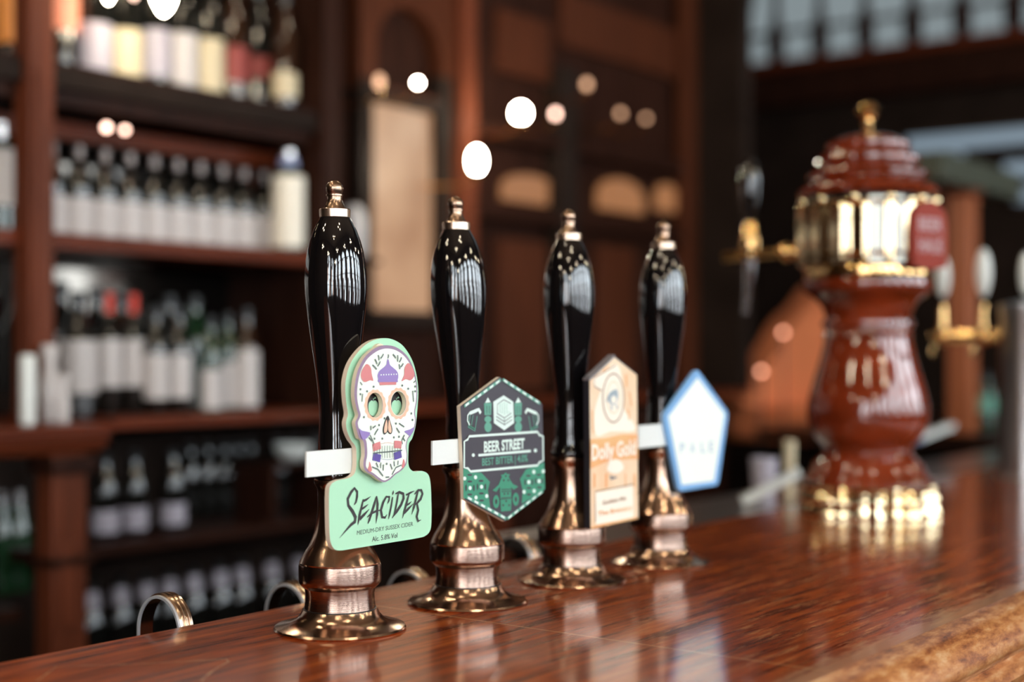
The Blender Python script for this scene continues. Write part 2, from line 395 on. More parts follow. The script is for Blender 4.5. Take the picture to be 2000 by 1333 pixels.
# ------------------------------------------------------------------ the bar
bar = thing('bar_counter', 'long glossy mahogany bar counter with worn rounded front edge', 'bar counter', (0, 0, BAR))
T = MB(); T.extrude_x([(.435, 0), (.949, 0), (.953, -.003), (.954, -.010), (.954, -.038), (.947, -.045), (.435, -.045)], -2.4, 5.6, 'bar_wood')
T.build('bar_top', bar, (0, 0, 0))
N_ = MB(); N_.extrude_x([(.435, .0002), (.428, -.001), (.418, -.004), (.407, -.011), (.400, -.020), (.398, -.028), (.402, -.036), (.410, -.041), (.413, -.045), (.404, -.049), (.399, -.056), (.401, -.063), (.410, -.068), (.416, -.072), (.416, -.080), (.40, -.085), (.40, -.092), (.44, -.095), (.435, -.045)], -2.4, 5.6, 'bar_worn', 60)
N_.build('bar_nosing', bar, (0, 0, 0), ang=50)
B_ = MB(); B_.box(-2.4, 5.6, .45, .90, -1.10, -.045, 'mahogany')
for i in range(10): B_.box(-2.3+i*.79, -2.3+i*.79+.66, .44, .45, -.95, -.20, 'mahogany_lit')
B_.build('front_panel', bar, (0, 0, 0))
# varnish patch edges at the near left end
V = MB()
def bpt(px, py): Yd = (EYE-BAR)*F/(py-685); X_ = (px-1000)/F*Yd; return (.6*X_+.8*Yd, -.8*X_+.6*Yd)
def floor_stroke(pts, m, wd):
    s_ = MB(); s_.stroke([(*bpt(a, b), wd*random.uniform(.6, 1.2)) for a, b in pts], 0, m); V.add([(x, z, .0003) for x, _, z in s_.v], s_.f, m)
floor_stroke([(70, 1333), (110, 1304), (170, 1301), (260, 1299), (330, 1295), (400, 1291), (442, 1289), (447, 1294), (425, 1305), (405, 1320), (392, 1333)], 'bar_worn', .0022)
V.build('worn_varnish_edge', bar, (0, 0, 0))

# ------------------------------------------------------------------ hand pumps
def zz(y): return (1229-y)/2315.
def prof(lst): return [(h/2315., zz(y)) for y, h in lst]
def pump(u, n, lean, label):
    t = thing('hand_pump', label, 'beer pump', (u, n, BAR), 'hand pumps along the bar')
    MB().lathe([(.050, 0), (.055, 0), (.0557, .0015), (.0545, .0032), (.050, .0042), (.044, .0058), (.037, .0092), (.0335, .0130), (.0315, .0175), (.028, .018)], 'bronze', 72).build('base_flange', t, (0, 0, 0))
    MB().lathe([(.0285, .0172), (.0300, .018), (.0292, .024), (.0290, .030), (.0300, .0355), (.0325, .0375), (.0345, .040), (.0348, .043), (.0348, .0542), (.0344, .0556), (.0330, .0560), (.030, .056)], 'bronze_brushed', 72).build('pump_barrel', t, (0, 0, 0))
    MB().lathe([(.0290, .0166), (.0306, .0170), (.0306, .0182), (.0290, .0186)], 'cap_black', 48).build('seam_ring', t, (0, 0, 0))
    # neck, lever and finial lean together
    lx, ly = lean; A = Matrix(((1, 0, lx), (0, 1, ly), (0, 0, 1)))
    def leaned(mb):
        mb.v = [(x+lx*(z-.05), y+ly*(z-.05), z) for x, y, z in mb.v]; return mb
    leaned(MB().lathe(prof([(1101, 72), (1099.5, 78.5), (1097, 79), (1090, 75.5), (1080, 70), (1068, 62), (1060, 57.5), (1048, 52.5), (1036, 48.5), (1020, 45), (1002, 42.5), (980, 41.5), (960, 41.5), (952, 43), (947, 46.5), (941, 48), (936, 47.5), (934, 44)]), 'bronze', 64)).build('neck', t, (0, 0, 0))
    leaned(MB().lathe(prof([(936, 42), (934, 46), (928, 48.3), (922, 47.6), (915, 44), (906, 41.5), (895, 40), (880, 39.4), (855, 38), (830, 36.6), (800, 36.6), (775, 37.6), (750, 39.6), (725, 42.4), (700, 45.6), (675, 48.8), (650, 52), (625, 55.2), (600, 58.2), (575, 60.2), (550, 60.8), (530, 60), (510, 58), (490, 54.6), (470, 49.4), (450, 42), (435, 34.5), (424, 28.5), (423, 20)]), 'black_gloss', 72)).build('lever_handle', t, (0, 0, 0))
    leaned(MB().lathe(prof([(426, 24), (425, 30), (410, 30.5), (408.5, 29), (408, 20)]), 'ferrule', 48)).build('ferrule', t, (0, 0, 0))
    leaned(MB().lathe(prof([(410, 18), (408, 22.5), (404, 20), (396, 16), (388, 14.4), (383.5, 15), (383, 17), (380.5, 17), (380, 14), (378, 14.5), (375, 16), (370, 17), (364, 16.8), (359, 14), (355, 9.5), (352.5, 4), (352, .5)]), 'finial_bronze', 40)).build('finial', t, (0, 0, 0))
    return t
def lean_of(px_b, px_t, Y): X = (px_t-px_b)/F*Y/.33; return (.6*X, -.8*X)   # sideways lean seen from the customers' side
PU = [(-.1451, 1.200), (-.0415, 1.325), (.0611, 1.450), (.1644, 1.575)]
LB = ['black hand pump behind the green skull pump clip, nearest of the four', 'black hand pump behind the dark hexagonal pump clip, second nearest', 'black hand pump behind the cream upright pump clip, third along', 'black hand pump behind the white five sided pump clip, farthest of the four']
UN = [(.6*x+.8*y, -.8*x+.6*y) for x, y in PU]
for i, ((u, n), (x, y)) in enumerate(zip(UN, PU)):
    pump(u, n, lean_of((664, 913, 1117, 1290)[i], (653, 889, 1110, 1296)[i], y), LB[i])

# ------------------------------------------------------------------ pump clips (drawn in the clip's own plane)
class Clip:
    def __init__(s, name, label, px, py, n):
        s.n = n; s.u = U(px, n); s.z = Z(px, py, n)
        s.t = thing(name, label, 'pump clip', (s.u, n, s.z), 'pump clips on the hand pumps')
    def pt(s, px, py, dn=0.): return (U(px, s.n+dn)-s.u, Z(px, py, s.n+dn)-s.z)
    def fr(s, ox, oy, sc, dn=0.):        # points measured in an enlarged detail
        def g(pts):
            out = []
            for p in pts:
                q = s.pt(ox+p[0]/sc, oy+p[1]/sc, dn); out.append(q if len(p) == 2 else (*q, p[2]/sc/F*1.15/.98))
            return out
        return g
def strap(c, pxa, pxb, ya, yb, dn):
    a = c.pt(pxa, ya, dn); b = c.pt(pxb, yb, dn)
    m_ = MB(); m_.box(a[0], b[0], dn, dn+.002, b[1], a[1], 'white_plastic'); m_.build('strap', c.t, (0, 0, 0))

# --- clip 1: green board, raised sugar skull
c1 = Clip('pump_clip', 'mint green pump clip with raised sugar skull and brushed black lettering', 745, 870, .803)
A = c1.fr(620, 640, 2.9625)
board = smooth(A([(380, 62), (430, 70), (480, 98), (520, 148), (550, 210), (570, 290), (578, 370), (575, 440), (568, 520), (560, 580), (543, 640), (524, 672), (520, 730), (520, 785), (530, 818), (556, 834), (600, 831), (634, 850), (648, 900), (653, 1000), (654, 1100), (648, 1170), (620, 1205), (570, 1220), (400, 1248), (200, 1280), (120, 1291), (85, 1275), (67, 1225), (61, 1100), (61, 960), (72, 910), (110, 885), (170, 873), (205, 850), (218, 810), (220, 740), (215, 690), (187, 650), (166, 600), (159, 550), (170, 500), (160, 430), (155, 350), (160, 290), (180, 220), (215, 160), (260, 110), (315, 75)]), 4)
MB().poly([board], -.0012, .0035, 'mint', 'mint_edge').build('board', c1.t, (0, 0, 0))
m1 = MB()
for cx, cy, ax, ay in ((332, 450, 315, 462), (468, 440, 449, 460)):
    m1.poly([A(ell(cx+2, cy, 52, 80))], -.0014, -.0014, 'print_dark')
    m1.poly([smooth(A([(ax-26, ay-25), (ax-10, ay-40), (ax, ay-34), (ax+10, ay-40), (ax+26, ay-25), (ax+28, ay+5), (ax+20, ay+36), (ax+6, ay+50), (ax-6, ay+50), (ax-22, ay+36), (ax-29, ay+5)]), 3)], -.0017, -.0017, 'mint')
    m1.stroke(A([(ax, ay-36, 3), (ax-2, ay-52, 3)]), -.0018, 'mint'); m1.poly([A([(ax, ay-48), (ax+10, ay-62), (ax+16, ay-52)])], -.0018, -.0018, 'mint')
m1.build('apple_motif', c1.t, (0, 0, 0))
D = -.0082
A = c1.fr(620, 640, 2.9625, D)
sk = smooth(A([(400, 103), (450, 112), (500, 145), (535, 190), (560, 250), (573, 310), (578, 370), (575, 430), (565, 490), (570, 540), (560, 590), (540, 625), (522, 650), (515, 690), (520, 730), (518, 770), (510, 800), (480, 832), (450, 852), (420, 880), (385, 896), (350, 880), (320, 855), (290, 840), (270, 818), (266, 780), (273, 740), (271, 690), (263, 655), (241, 640), (226, 590), (219, 550), (236, 510), (226, 470), (216, 420), (214, 360), (223, 290), (241, 230), (271, 175), (311, 135), (355, 110)]), 4)
eyes = [A(ell(332, 450, 44, 72)), A(ell(468, 440, 43, 70))]
sm = MB(); sm.poly([sk]+eyes, D, D+.0040, 'skull_rim', 'mint_edge'); sm.lathe([(.008, -.0011), (.008, .0028)], 'mint_edge', 16, M=Matrix.Rotation(PI/2, 4, 'X'), c=(c1.pt(735, 690)[0], -.0014, c1.pt(735, 690)[1]))
skull = sm.build('skull_plate', c1.t, (0, 0, 0))
wh = smooth(A([(402, 122), (450, 131), (495, 160), (530, 205), (552, 258), (566, 315), (571, 370), (568, 430), (558, 490), (563, 540), (553, 588), (534, 620), (517, 648), (509, 690), (514, 730), (512, 768), (503, 795), (476, 825), (446, 845), (416, 872), (386, 886), (356, 870), (326, 846), (298, 828), (281, 808), (280, 778), (287, 740), (286, 690), (279, 650), (255, 630), (240, 590), (233, 550), (249, 510), (240, 470), (230, 420), (229, 360), (238, 295), (257, 235), (287, 183), (325, 150), (360, 130)]), 4)
e2 = [A(ell(332, 450, 44.5, 72.5)), A(ell(468, 440, 43.5, 70.5))]
art = MB(); art.poly([wh]+e2, D-.0002, D-.0002, 'skull_white')
for cx, cy in ((332, 450), (467, 440)):
    art.poly([A(ell(cx, cy, 62, 90, 84, .035, 14)), A(ell(cx, cy, 45, 73, 84))], D-.0004, D-.0004, 'peach')
R1 = c1.fr(670, 650, 8.8875, D); R2 = c1.fr(670, 790, 8.33, D); E = D-.0006
def blob(m_, pts, k=4): art.poly([smooth(pts, k)], E, E, m_)
blob('purple', R1([(770, 455), (790, 500), (805, 560), (860, 610), (925, 670), (950, 740), (940, 820), (915, 868), (620, 868), (600, 800), (590, 740), (620, 670), (690, 610), (740, 560), (752, 500)]), 3)
art.poly([R1([(620, 862), (915, 858), (912, 906), (626, 914)])], E-.0001, E-.0001, 'rose')
for x in range(7): art.poly([R1(ell(650+44*x, 735-2*x, 10, 14, 8))], E-.0002, E-.0002, 'skull_white')
blob('rose', R1([(400, 545), (455, 580), (480, 640), (490, 730), (515, 835), (460, 830), (380, 860), (335, 840), (300, 760), (310, 680), (350, 600)]))
blob('rose', R1([(1130, 530), (1185, 590), (1222, 680), (1225, 760), (1160, 830), (1080, 810), (1005, 845), (1050, 740), (1055, 640), (1080, 570)]))
blob('purple', R2([(255, 390), (300, 430), (430, 460), (410, 520), (350, 572), (300, 555), (268, 470)]), 3)
blob('purple', R2([(1145, 375), (1130, 440), (1080, 515), (1030, 480), (990, 440), (1080, 410)]), 3)
blob('print_dark', R2([(720, 185), (760, 280), (793, 400), (782, 475), (745, 485), (715, 450), (690, 480), (655, 492), (638, 420), (665, 290)]), 3)
for pts in ([(700, 250), (712, 350), (706, 430), (680, 465), (660, 460), (658, 400), (675, 310)], [(738, 250), (765, 340), (778, 420), (768, 465), (745, 460), (724, 420), (724, 340)]):
    art.poly([smooth(R2(pts), 3)], E-.0002, E-.0002, 'peach')
def ln(Rf, pts, w_, m_='print_grey', e=E): art.stroke([(*q[:2], w_*.00048) for q in Rf(pts)], e-.0002, m_)
for a in ([(600, 390), (612, 480)], [(690, 370), (640, 450)], [(540, 460), (580, 545)], [(500, 560), (575, 640)], [(635, 500), (590, 585)], [(855, 375), (905, 445)], [(937, 390), (935, 505)], [(1005, 430), (965, 515)], [(960, 550), (975, 635)], [(1035, 535), (990, 600)], [(775, 380), (768, 445)]):
    ln(R1, [a[0], ((a[0][0]+a[1][0])/2+6, (a[0][1]+a[1][1])/2), a[1]], 2.6)
for a in ([(330, 1060), (318, 1200)], [(285, 860), (320, 910)], [(1200, 1010), (1215, 1200)], [(1250, 830), (1215, 870)]): ln(R1, a, 2.0)
for x, y in ((520, 940), (290, 985), (405, 1020), (290, 1070), (1015, 920), (1120, 975), (1240, 935), (1240, 1020)): art.poly([R1(ell(x, y, 17, 20, 8))], E-.0002, E-.0002, 'print_grey')
for x, y in ((575, 340), (850, 315), (628, 560), (815, 540), (665, 230), (700, 970), (1120, 255), (330, 210), (1100, 150), (500, 560), (900, 530)): art.poly([R2(ell(x, y, 14, 20, 8))], E-.0002, E-.0002, 'print_grey')
for a in ([(470, 390), (520, 350)], [(500, 500), (560, 400)], [(860, 385), (910, 465)], [(900, 310), (985, 370)], [(430, 500), (490, 640), (475, 680)], [(990, 500), (945, 590), (955, 650)], [(410, 540), (460, 600)], [(960, 540), (1000, 600)],
          [(460, 1020), (560, 1060), (640, 1170)], [(940, 990), (850, 1030), (785, 1150)], [(530, 950), (560, 1030)], [(605, 950), (600, 1040)], [(650, 980), (640, 1080)], [(760, 970), (790, 1060)], [(820, 930), (825, 1010)], [(885, 920), (880, 990)], [(480, 800), (600, 785), (720, 775), (950, 750)], [(680, 1190), (740, 1185)], [(440, 350), (445, 420)]): ln(R2, a, 2.4)
for x in range(500, 930, 42): ln(R2, [(x, 700-25*math.sin((x-480)/460*PI)), (x, 850+25*math.sin((x-480)/460*PI))], 1.2)
for m_, seq in (('rose', [(475, 712), (530, 690), (600, 665)]), ('rose', [(820, 655), (880, 655), (940, 665)]), ('purple_dark', [(475, 850), (530, 865), (600, 885)]), ('purple_dark', [(820, 850), (880, 830), (938, 808)])):
    ln(R2, seq, 13, m_)
for x in range(610, 820, 22):
    art.poly([R2(ell(x, 645-18*math.sin((x-600)/220*PI), 8, 8, 8), ), R2(ell(x, 645-18*math.sin((x-600)/220*PI), 5, 5, 8))], E-.0002, E-.0002, 'rose')
    art.poly([R2(ell(x, 885+18*math.sin((x-600)/220*PI), 8, 8, 8)), R2(ell(x, 885+18*math.sin((x-600)/220*PI), 5, 5, 8))], E-.0002, E-.0002, 'purple_dark')
blob('rose', R2([(422, 930), (450, 1010), (460, 1080), (425, 1100), (395, 1055), (412, 1000)]), 3)
blob('rose', R2([(975, 890), (1000, 955), (975, 1035), (945, 1015), (962, 950)]), 3)
art.build('skull_artwork', skull, (0, 0, 0))
R3 = c1.fr(635, 910, 7.842)
lt = MB(); k = -.0016
for seq in ([(425, 600, 14), (450, 560, 38), (468, 480, 46), (470, 400, 46), (428, 345, 44), (375, 410, 50), (325, 510, 52), (335, 610, 52), (400, 700, 60), (445, 790, 64), (435, 860, 56), (375, 905, 46), (290, 1000, 26), (195, 1112, 3)],
            [(565, 515, 26), (540, 620, 42), (505, 760, 50), (490, 850, 34), (478, 910, 5)], [(555, 545, 42), (610, 520, 34), (678, 470, 6)], [(540, 665, 36), (590, 630, 32), (640, 590, 6)], [(505, 820, 56), (575, 750, 46), (655, 665, 8)],
            [(765, 465, 18), (735, 580, 46), (690, 720, 50), (655, 830, 44), (632, 888, 16)], [(768, 465, 18), (782, 590, 48), (775, 740, 48), (757, 888, 5)], [(618, 790, 10), (690, 730, 36), (760, 695, 36), (828, 680, 8)],
            [(935, 580, 12), (955, 530, 34), (965, 480, 40), (915, 475, 34), (868, 560, 44), (832, 680, 48), (852, 790, 48), (895, 795, 40), (925, 745, 8)],
            [(1012, 480, 22), (990, 620, 36), (965, 740, 36), (948, 822, 6)], [(1022, 380, 10), (1020, 412, 34), (1008, 446, 12)],
            [(1098, 420, 26), (1080, 540, 40), (1050, 690, 36), (1020, 780, 8)], [(1050, 430, 20), (1110, 405, 42), (1175, 430, 46), (1180, 500, 48), (1140, 600, 48), (1075, 700, 46), (1000, 805, 8)],
            [(1262, 430, 30), (1228, 560, 42), (1192, 690, 42), (1160, 808, 5)], [(1215, 450, 26), (1280, 415, 34), (1345, 385, 6)], [(1215, 610, 36), (1265, 580, 28), (1300, 545, 6)], [(1185, 725, 46), (1250, 660, 42), (1330, 580, 6)],
            [(1400, 380, 30), (1370, 500, 42), (1335, 640, 40), (1302, 748, 6)], [(1340, 440, 16), (1400, 375, 38), (1450, 375, 40), (1468, 430, 42), (1440, 510, 46), (1385, 570, 40), (1350, 600, 10)], [(1380, 570, 40), (1402, 680, 44), (1378, 780, 46), (1400, 850, 38), (1445, 830, 6)]):
    lt.stroke(R3(seq), k, 'print_dark'); k -= .00002
q = R3([(465, 1062), (1325, 922), (467, 995)]); text_mesh('MEDIUM-DRY SUSSEX CIDER', lt, -.0016, *q, 'print_grey')
q = R3([(695, 1165), (1085, 1100), (698, 1088)]); text_mesh('Alc. 5.8% Vol', lt, -.0016, *q, 'print_grey', .01)
lt.build('lettering', c1.t, (0, 0, 0))
strap(c1, 599, 730, 883, 920, .0045)

# --- clip 2: dark hexagon
c2 = Clip('pump_clip', 'dark green and grey hexagonal pump clip with white framed name plaque', 980, 880, .795)
hexa = [c2.pt(*p) for p in ((899, 794), (976, 737), (1059, 790), (1063, 958), (986, 1019), (907, 976))]
MB().poly([hexa], 0, .004, 'clip_grey', 'mint_edge').build('board', c2.t, (0, 0, 0))
P4 = c2.fr(885, 730, 8.886); P5 = c2.fr(885, 870, 8.6); a2 = MB()
def s2(Rf, pts, w_, m_, e, closed=False): a2.stroke([(*q[:2], w_/8.7/F*1.5) for q in Rf(pts)], e, m_, closed=closed)
a2.poly([P5([(168, 400), (250, 395), (290, 460), (470, 462), (615, 620), (580, 760), (600, 900), (620, 1060), (168, 885)])], -.0003, -.0003, 'clip_green')
a2.poly([P5([(1220, 410), (1525, 290), (1535, 740), (1150, 985), (1165, 760), (1120, 570)])], -.0003, -.0003, 'clip_green')
for x, y in ((367, 540), (275, 720), (467, 700), (375, 880), (185, 560), (555, 855), (1345, 450), (1262, 620), (1435, 605), (1182, 785), (1352, 770), (1505, 440)): a2.poly([P5(ell(x, y, 27, 34, 12))], -.0007, -.0007, 'clip_white')
for x, y in ((270, 500), (270, 610), (460, 600), (465, 810), (270, 830), (470, 930), (1255, 515), (1430, 500), (1265, 720), (1440, 710), (1265, 830)): a2.poly([P5(ell(x, y, 42, 18, 12))], -.0007, -.0007, 'clip_grey')
for x, y in ((210, 720), (340, 720), (400, 700), (532, 700), (1200, 620), (1322, 620), (1378, 600), (1490, 600)): a2.poly([P5(ell(x, y, 13, 55, 12))], -.0007, -.0007, 'clip_grey')
G = 'clip_green'
a2.poly([P5([(875, 458), (900, 485), (950, 490), (925, 530), (960, 600), (1000, 655), (1090, 700), (1010, 752), (970, 700), (970, 895), (790, 905), (780, 700), (720, 785), (655, 762), (760, 665), (790, 590), (815, 535), (795, 500), (850, 490)])], -.0004, -.0004, G)
a2.poly([P5([(790, 918), (975, 900), (965, 1100), (800, 1115)])], -.0004, -.0004, G)
for cx, cy in ((717, 950), (1048, 910)): a2.poly([P5(ell(cx, cy, 52, 110)), P5(ell(cx, cy, 20, 45))], -.0004, -.0004, G)
for y in (740, 775, 880): s2(P5, [(800, y+8), (960, y)], 12, 'clip_grey', -.0008)
for x, y in ((840, 590), (915, 590), (875, 520), (880, 940), (830, 1010), (930, 1010), (850, 820), (910, 815)): a2.poly([P5(ell(x, y, 14, 20, 8))], -.0008, -.0008, 'clip_grey')
a2.poly([P4([(870, 380), (1035, 490), (1050, 860), (880, 985), (700, 860), (690, 490)])], -.0005, -.0005, 'clip_white')
for pts in ([(755, 680), (755, 535), (865, 455), (990, 520)], [(745, 690), (877, 772), (998, 685)], [(735, 745), (877, 835), (1010, 740)], [(735, 800), (877, 890), (1012, 800)], [(877, 780), (877, 905)]): s2(P4, pts, 11, 'clip_grey', -.0009)
for pts in ([(800, 520), (800, 660), (840, 690), (840, 520)], [(880, 500), (880, 720)], [(920, 520), (920, 690), (965, 660)]): s2(P4, pts, 7, 'clip_mid', -.0009)
for x in (596, 1122):
    a2.poly([P4([(x, 415), (x+48, 500), (x-50, 510)])], -.0005, -.0005, 'clip_white')
    a2.poly([P4([(x-66, 515), (x+66, 508), (x+56, 720), (x-56, 725)])], -.0004, -.0004, 'clip_mid')
    for d in (-22, 22): s2(P4, [(x+d, 560), (x+d, 700)], 12, 'clip_grey', -.0008)
    a2.poly([P4(ell(x+2, 795, 60, 58))], -.0004, -.0004, 'clip_mid'); a2.poly([P4(ell(x+4, 930, 62, 88))], -.0004, -.0004, 'clip_mid')
for sx, x in ((1, 340), (-1, 1375)):
    f_ = lambda L_: [(x+sx*a, b) for a, b in L_]
    s2(P4, f_([(-60, 680), (-95, 730), (-100, 820), (-62, 895)]), 24, 'clip_white', -.0006)
    s2(P4, f_([(-60, 690), (-10, 670), (60, 640), (95, 625), (130, 690)]), 50, 'clip_white', -.0006)
    s2(P4, f_([(-50, 720), (-85, 930), (30, 1000), (70, 740)]), 16, 'clip_mid', -.0005)
    s2(P4, f_([(0, 720), (-30, 900)]), 14, 'clip_mid', -.0005); s2(P4, f_([(-70, 905), (35, 965)]), 16, 'clip_green', -.0006)
# plaque
fr = P4([(262, 1092), (1448, 1012), (1485, 1072), (1545, 1088)])+P5([(1500, 258), (1432, 290), (1405, 340), (280, 442), (235, 388), (172, 378)])+P4([(178, 1180), (240, 1145)])
a2.poly([fr], -.0006, -.0006, 'clip_grey'); a2.stroke([(x, z, .0021) for x, z in fr], -.0010, 'clip_white', closed=True)
s2(P5, [(410, 170), (1290, 98)], 36, 'clip_white', -.0010)
for x, y in ((325, 168), (1368, 90)): a2.poly([P5(ell(x, y, 26, 30, 12))], -.0010, -.0010, 'clip_white')
def dashes(Rf, a, b, k_, m_, off=0):
    for i in range(k_):
        t0, t1 = (i+.18)/k_, (i+.75)/k_
        s2(Rf, [(a[0]+(b[0]-a[0])*t0, a[1]+(b[1]-a[1])*t0), (a[0]+(b[0]-a[0])*t1, a[1]+(b[1]-a[1])*t1)], 34, m_, -.0010)
def edge_line(Rf, a, b): s2(Rf, [a, b], 46, 'clip_mid', -.0008)
for Rf, a, b in ((P4, (180, 570), (815, 110)), (P4, (850, 105), (1500, 520)), (P5, (215, 870), (880, 1235)), (P5, (900, 1235), (1500, 770))):
    edge_line(Rf, a, b); dashes(Rf, a, b, 6, 'clip_white')
a2.build('printed_artwork', c2.t, (0, 0, 0))
l2 = MB(); px = lambda x, y: c2.pt(x, y)
text_mesh('BEER STREET', l2, -.0010, px(943.5, 883.5), px(1023, 876), px(943.5, 862.5), 'clip_white', .035)
text_mesh('BEST BITTER | 4.0%', l2, -.0010, px(940, 910), px(1029, 901.5), px(940, 895.5), 'clip_mid', .015)
l2.build('lettering', c2.t, (0, 0, 0))
strap(c2, 845, 960, 862, 898, .0045)

# --- clip 3: tall cream board
c3 = Clip('pump_clip', 'tall cream and orange pump clip with thick black sides and pointed top', 1198, 870, .778)
b3 = [c3.pt(*p) for p in ((1150, 739), (1199, 694), (1244, 731), (1247, 1013), (1152, 1034))]
bb = MB(); bb.poly([b3], 0, .0065, 'clip_black', 'clip_black'); bb.build('board', c3.t, (0, 0, 0))
MB().poly([[c3.pt(1149, 740), c3.pt(1199, 693), c3.pt(1199, 697.5), c3.pt(1150, 744)]], -.0012, .0066, 'clip_grey_edge').build('top_edge', c3.t, (0, 0, 0))
P6 = c3.fr(1135, 680, 7.408); P7 = c3.fr(1135, 850, 7.017); a3 = MB()
ins = [c3.pt(*p) for p in ((1151, 742), (1199, 698), (1243, 733), (1246, 1012), (1153, 1031))]
a3.poly([ins], -.0004, -.0004, 'label_cream')
def s3(Rf, pts, w_, m_, e, closed=False): a3.stroke([(*q[:2], w_/7.2/F*1.62) for q in Rf(pts)], e, m_, closed=closed)
a3.poly([smooth(P6([(185, 430), (470, 240), (560, 330), (600, 600), (620, 900), (700, 1000), (770, 1200), (420, 1210), (210, 1270), (190, 900), (270, 620), (190, 560)]), 3)], -.0006, -.0006, 'label_pale')
s3(P6, [(490, 250), (180, 430), (185, 560), (290, 620)], 14, 'label_brown', -.0009)
a3.poly([P6(ell(455, 725, 160, 362, 36)), P6(ell(455, 725, 146, 342, 36))], -.0010, -.0010, 'label_brown')
a3.poly([P6(ell(455, 725, 146, 342, 36))], -.0008, -.0008, 'label_pale')
a3.poly([P6(ell(455, 715, 100, 235, 36)), P6(ell(455, 715, 92, 220, 36))], -.0012, -.0012, 'label_cream')
for pts in ([(410, 640), (500, 600), (520, 700), (480, 820), (400, 800), (370, 720)],): a3.poly([smooth(P6(pts), 3)], -.0012, -.0012, 'label_blue')
a3.poly([P6(ell(455, 750, 40, 60, 12))], -.0014, -.0014, 'label_pale')
for pts in ([(420, 830), (430, 900)], [(500, 830), (510, 880)], [(380, 700), (350, 780)]): s3(P6, pts, 26, 'label_blue', -.0012)
for pts, w_ in (([(640, 380), (650, 560)], 40), ([(690, 640), (720, 840)], 30), ([(670, 900), (690, 1040)], 34), ([(150, 900), (165, 1240)], 26), ([(300, 340), (400, 260)], 20)): s3(P6, pts, w_, 'label_orange', -.0009)
a3.poly([P7([(118, 60), (330, 40), (560, -10), (765, -5), (770, 330), (560, 340), (380, 350), (118, 465)])], -.0010, -.0010, 'label_orange')
a3.poly([smooth(P7([(340, 470), (380, 370), (460, 330), (540, 370), (570, 460), (500, 520), (400, 520)]), 3)], -.0012, -.0012, 'label_pale')
for x in (175, 335, 600, 725): s3(P7, [(x, 530), (x, 720)], 46 if x != 600 else 30, 'label_orange', -.0008)
a3.poly([P7([(380, 560), (500, 580), (400, 620)])], -.0008, -.0008, 'clip_grey_edge')
a3.poly([P7([(190, 790), (705, 690), (710, 1130), (190, 1230)])], -.0008, -.0008, 'label_pale')
s3(P7, [(185, 1200), (185, 775), (710, 675)], 16, 'label_brown', -.0010)
s3(P7, [(120, 1275), (765, 1135)], 26, 'label_orange', -.0009)
a3.build('printed_artwork', c3.t, (0, 0, 0))
l3 = MB(); q = P7([(130, 345), (735, 262), (130, 130)]); text_mesh('Dolly Gold', l3, -.0014, *q, 'label_pale', .03)
l3.build('name_lettering', c3.t, (0, 0, 0)); l3 = MB()
q = P7([(280, 960), (600, 890), (280, 900)]); text_mesh('Golden Ale', l3, -.0014, *q, 'label_brown', .01)
q = P7([(215, 1110), (685, 1020), (215, 1050)]); text_mesh('The Brewery', l3, -.0014, *q, 'label_orange', .02)
l3.build('lettering', c3.t, (0, 0, 0))
MB().box(-.016, .016, .0065, .012, -.006, .006, 'white_plastic').build('strap', c3.t, (0, 0, .0))

# --- clip 4: white five sided board
c4 = Clip('pump_clip', 'white five sided pump clip with pale blue border reading pale', 1360, 850, .783)
def rnd(pts, k_=3, r=.08):
    out = []
    for i in range(len(pts)):
        a, b, c_ = Vector(pts[i-1]), Vector(pts[i]), Vector(pts[(i+1) % len(pts)])
        p, q = b+(a-b)*r, b+(c_-b)*r
        for j in range(k_+1): t_ = j/k_; v_ = p*(1-t_)**2+b*2*t_*(1-t_)+q*t_*t_; out.append(tuple(v_))
    return out
o4 = rnd([c4.pt(*p) for p in ((1361, 720), (1423, 807), (1403, 948), (1326, 961), (1296, 812))])
i4 = [c4.pt(*p) for p in ((1362, 738), (1415, 809), (1394, 940), (1331, 948), (1305, 814))]
MB().poly([o4], 0, .004, 'sky_blue').build('board', c4.t, (0, 0, 0))
MB().poly([i4], -.0004, -.0001, 'pale_board').build('face', c4.t, (0, 0, 0))
l4 = MB()
for ch, x in (('P', 1327), ('A', 1347), ('L', 1368), ('E', 1384)): text_mesh(ch, l4, -.0008, c4.pt(x, 886-(x-1327)*.04), c4.pt(x+9, 885.5-(x-1327)*.04), c4.pt(x, 866-(x-1327)*.05), 'pale_print')
l4.build('lettering', c4.t, (0, 0, 0))
strap(c4, 1247, 1345, 832, 866, .0045)

# ------------------------------------------------------------------ ceramic beer fount
def fz(y): return EYE-BAR+(685-y)/1355.
def fp(l): return [(h/1355., fz(y)) for y, h in l]
fx, fy = .513, 2.05; fu, fn = .6*fx+.8*fy, -.8*fx+.6*fy
ft = thing('beer_fount', 'tall red brown ceramic beer fount with polished brass bands', 'beer tower', (fu, fn, BAR))
MB().lathe([(.088, 0), (.0965, 0), (.0975, .006), (.095, .012), (.0935, .016), (.096, .020), (.0955, .026), (.0925, .030), (.091, .034), (.0925, .038), (.090, .043), (.086, .045)], 'gold_pale', 96, flute=.035, k=24).build('brass_base', ft, (0, 0, .0005))
MB().lathe([(.085, .0445)]+fp([(946, 121), (936, 123), (928, 119), (922, 112), (915, 108), (905, 105), (893, 92), (884, 84), (876, 84), (868, 88), (855, 100), (835, 112), (815, 117), (795, 117), (770, 112), (745, 105), (715, 96), (690, 89), (672, 85), (660, 83)]), 'glaze_red', 72).build('lower_vase', ft, (0, 0, 0))
MB().lathe(fp([(661, 80), (655, 87), (648, 83), (643, 83), (636, 89), (628, 88), (622, 80)]), 'glaze_red', 64).build('neck_ring', ft, (0, 0, 0))
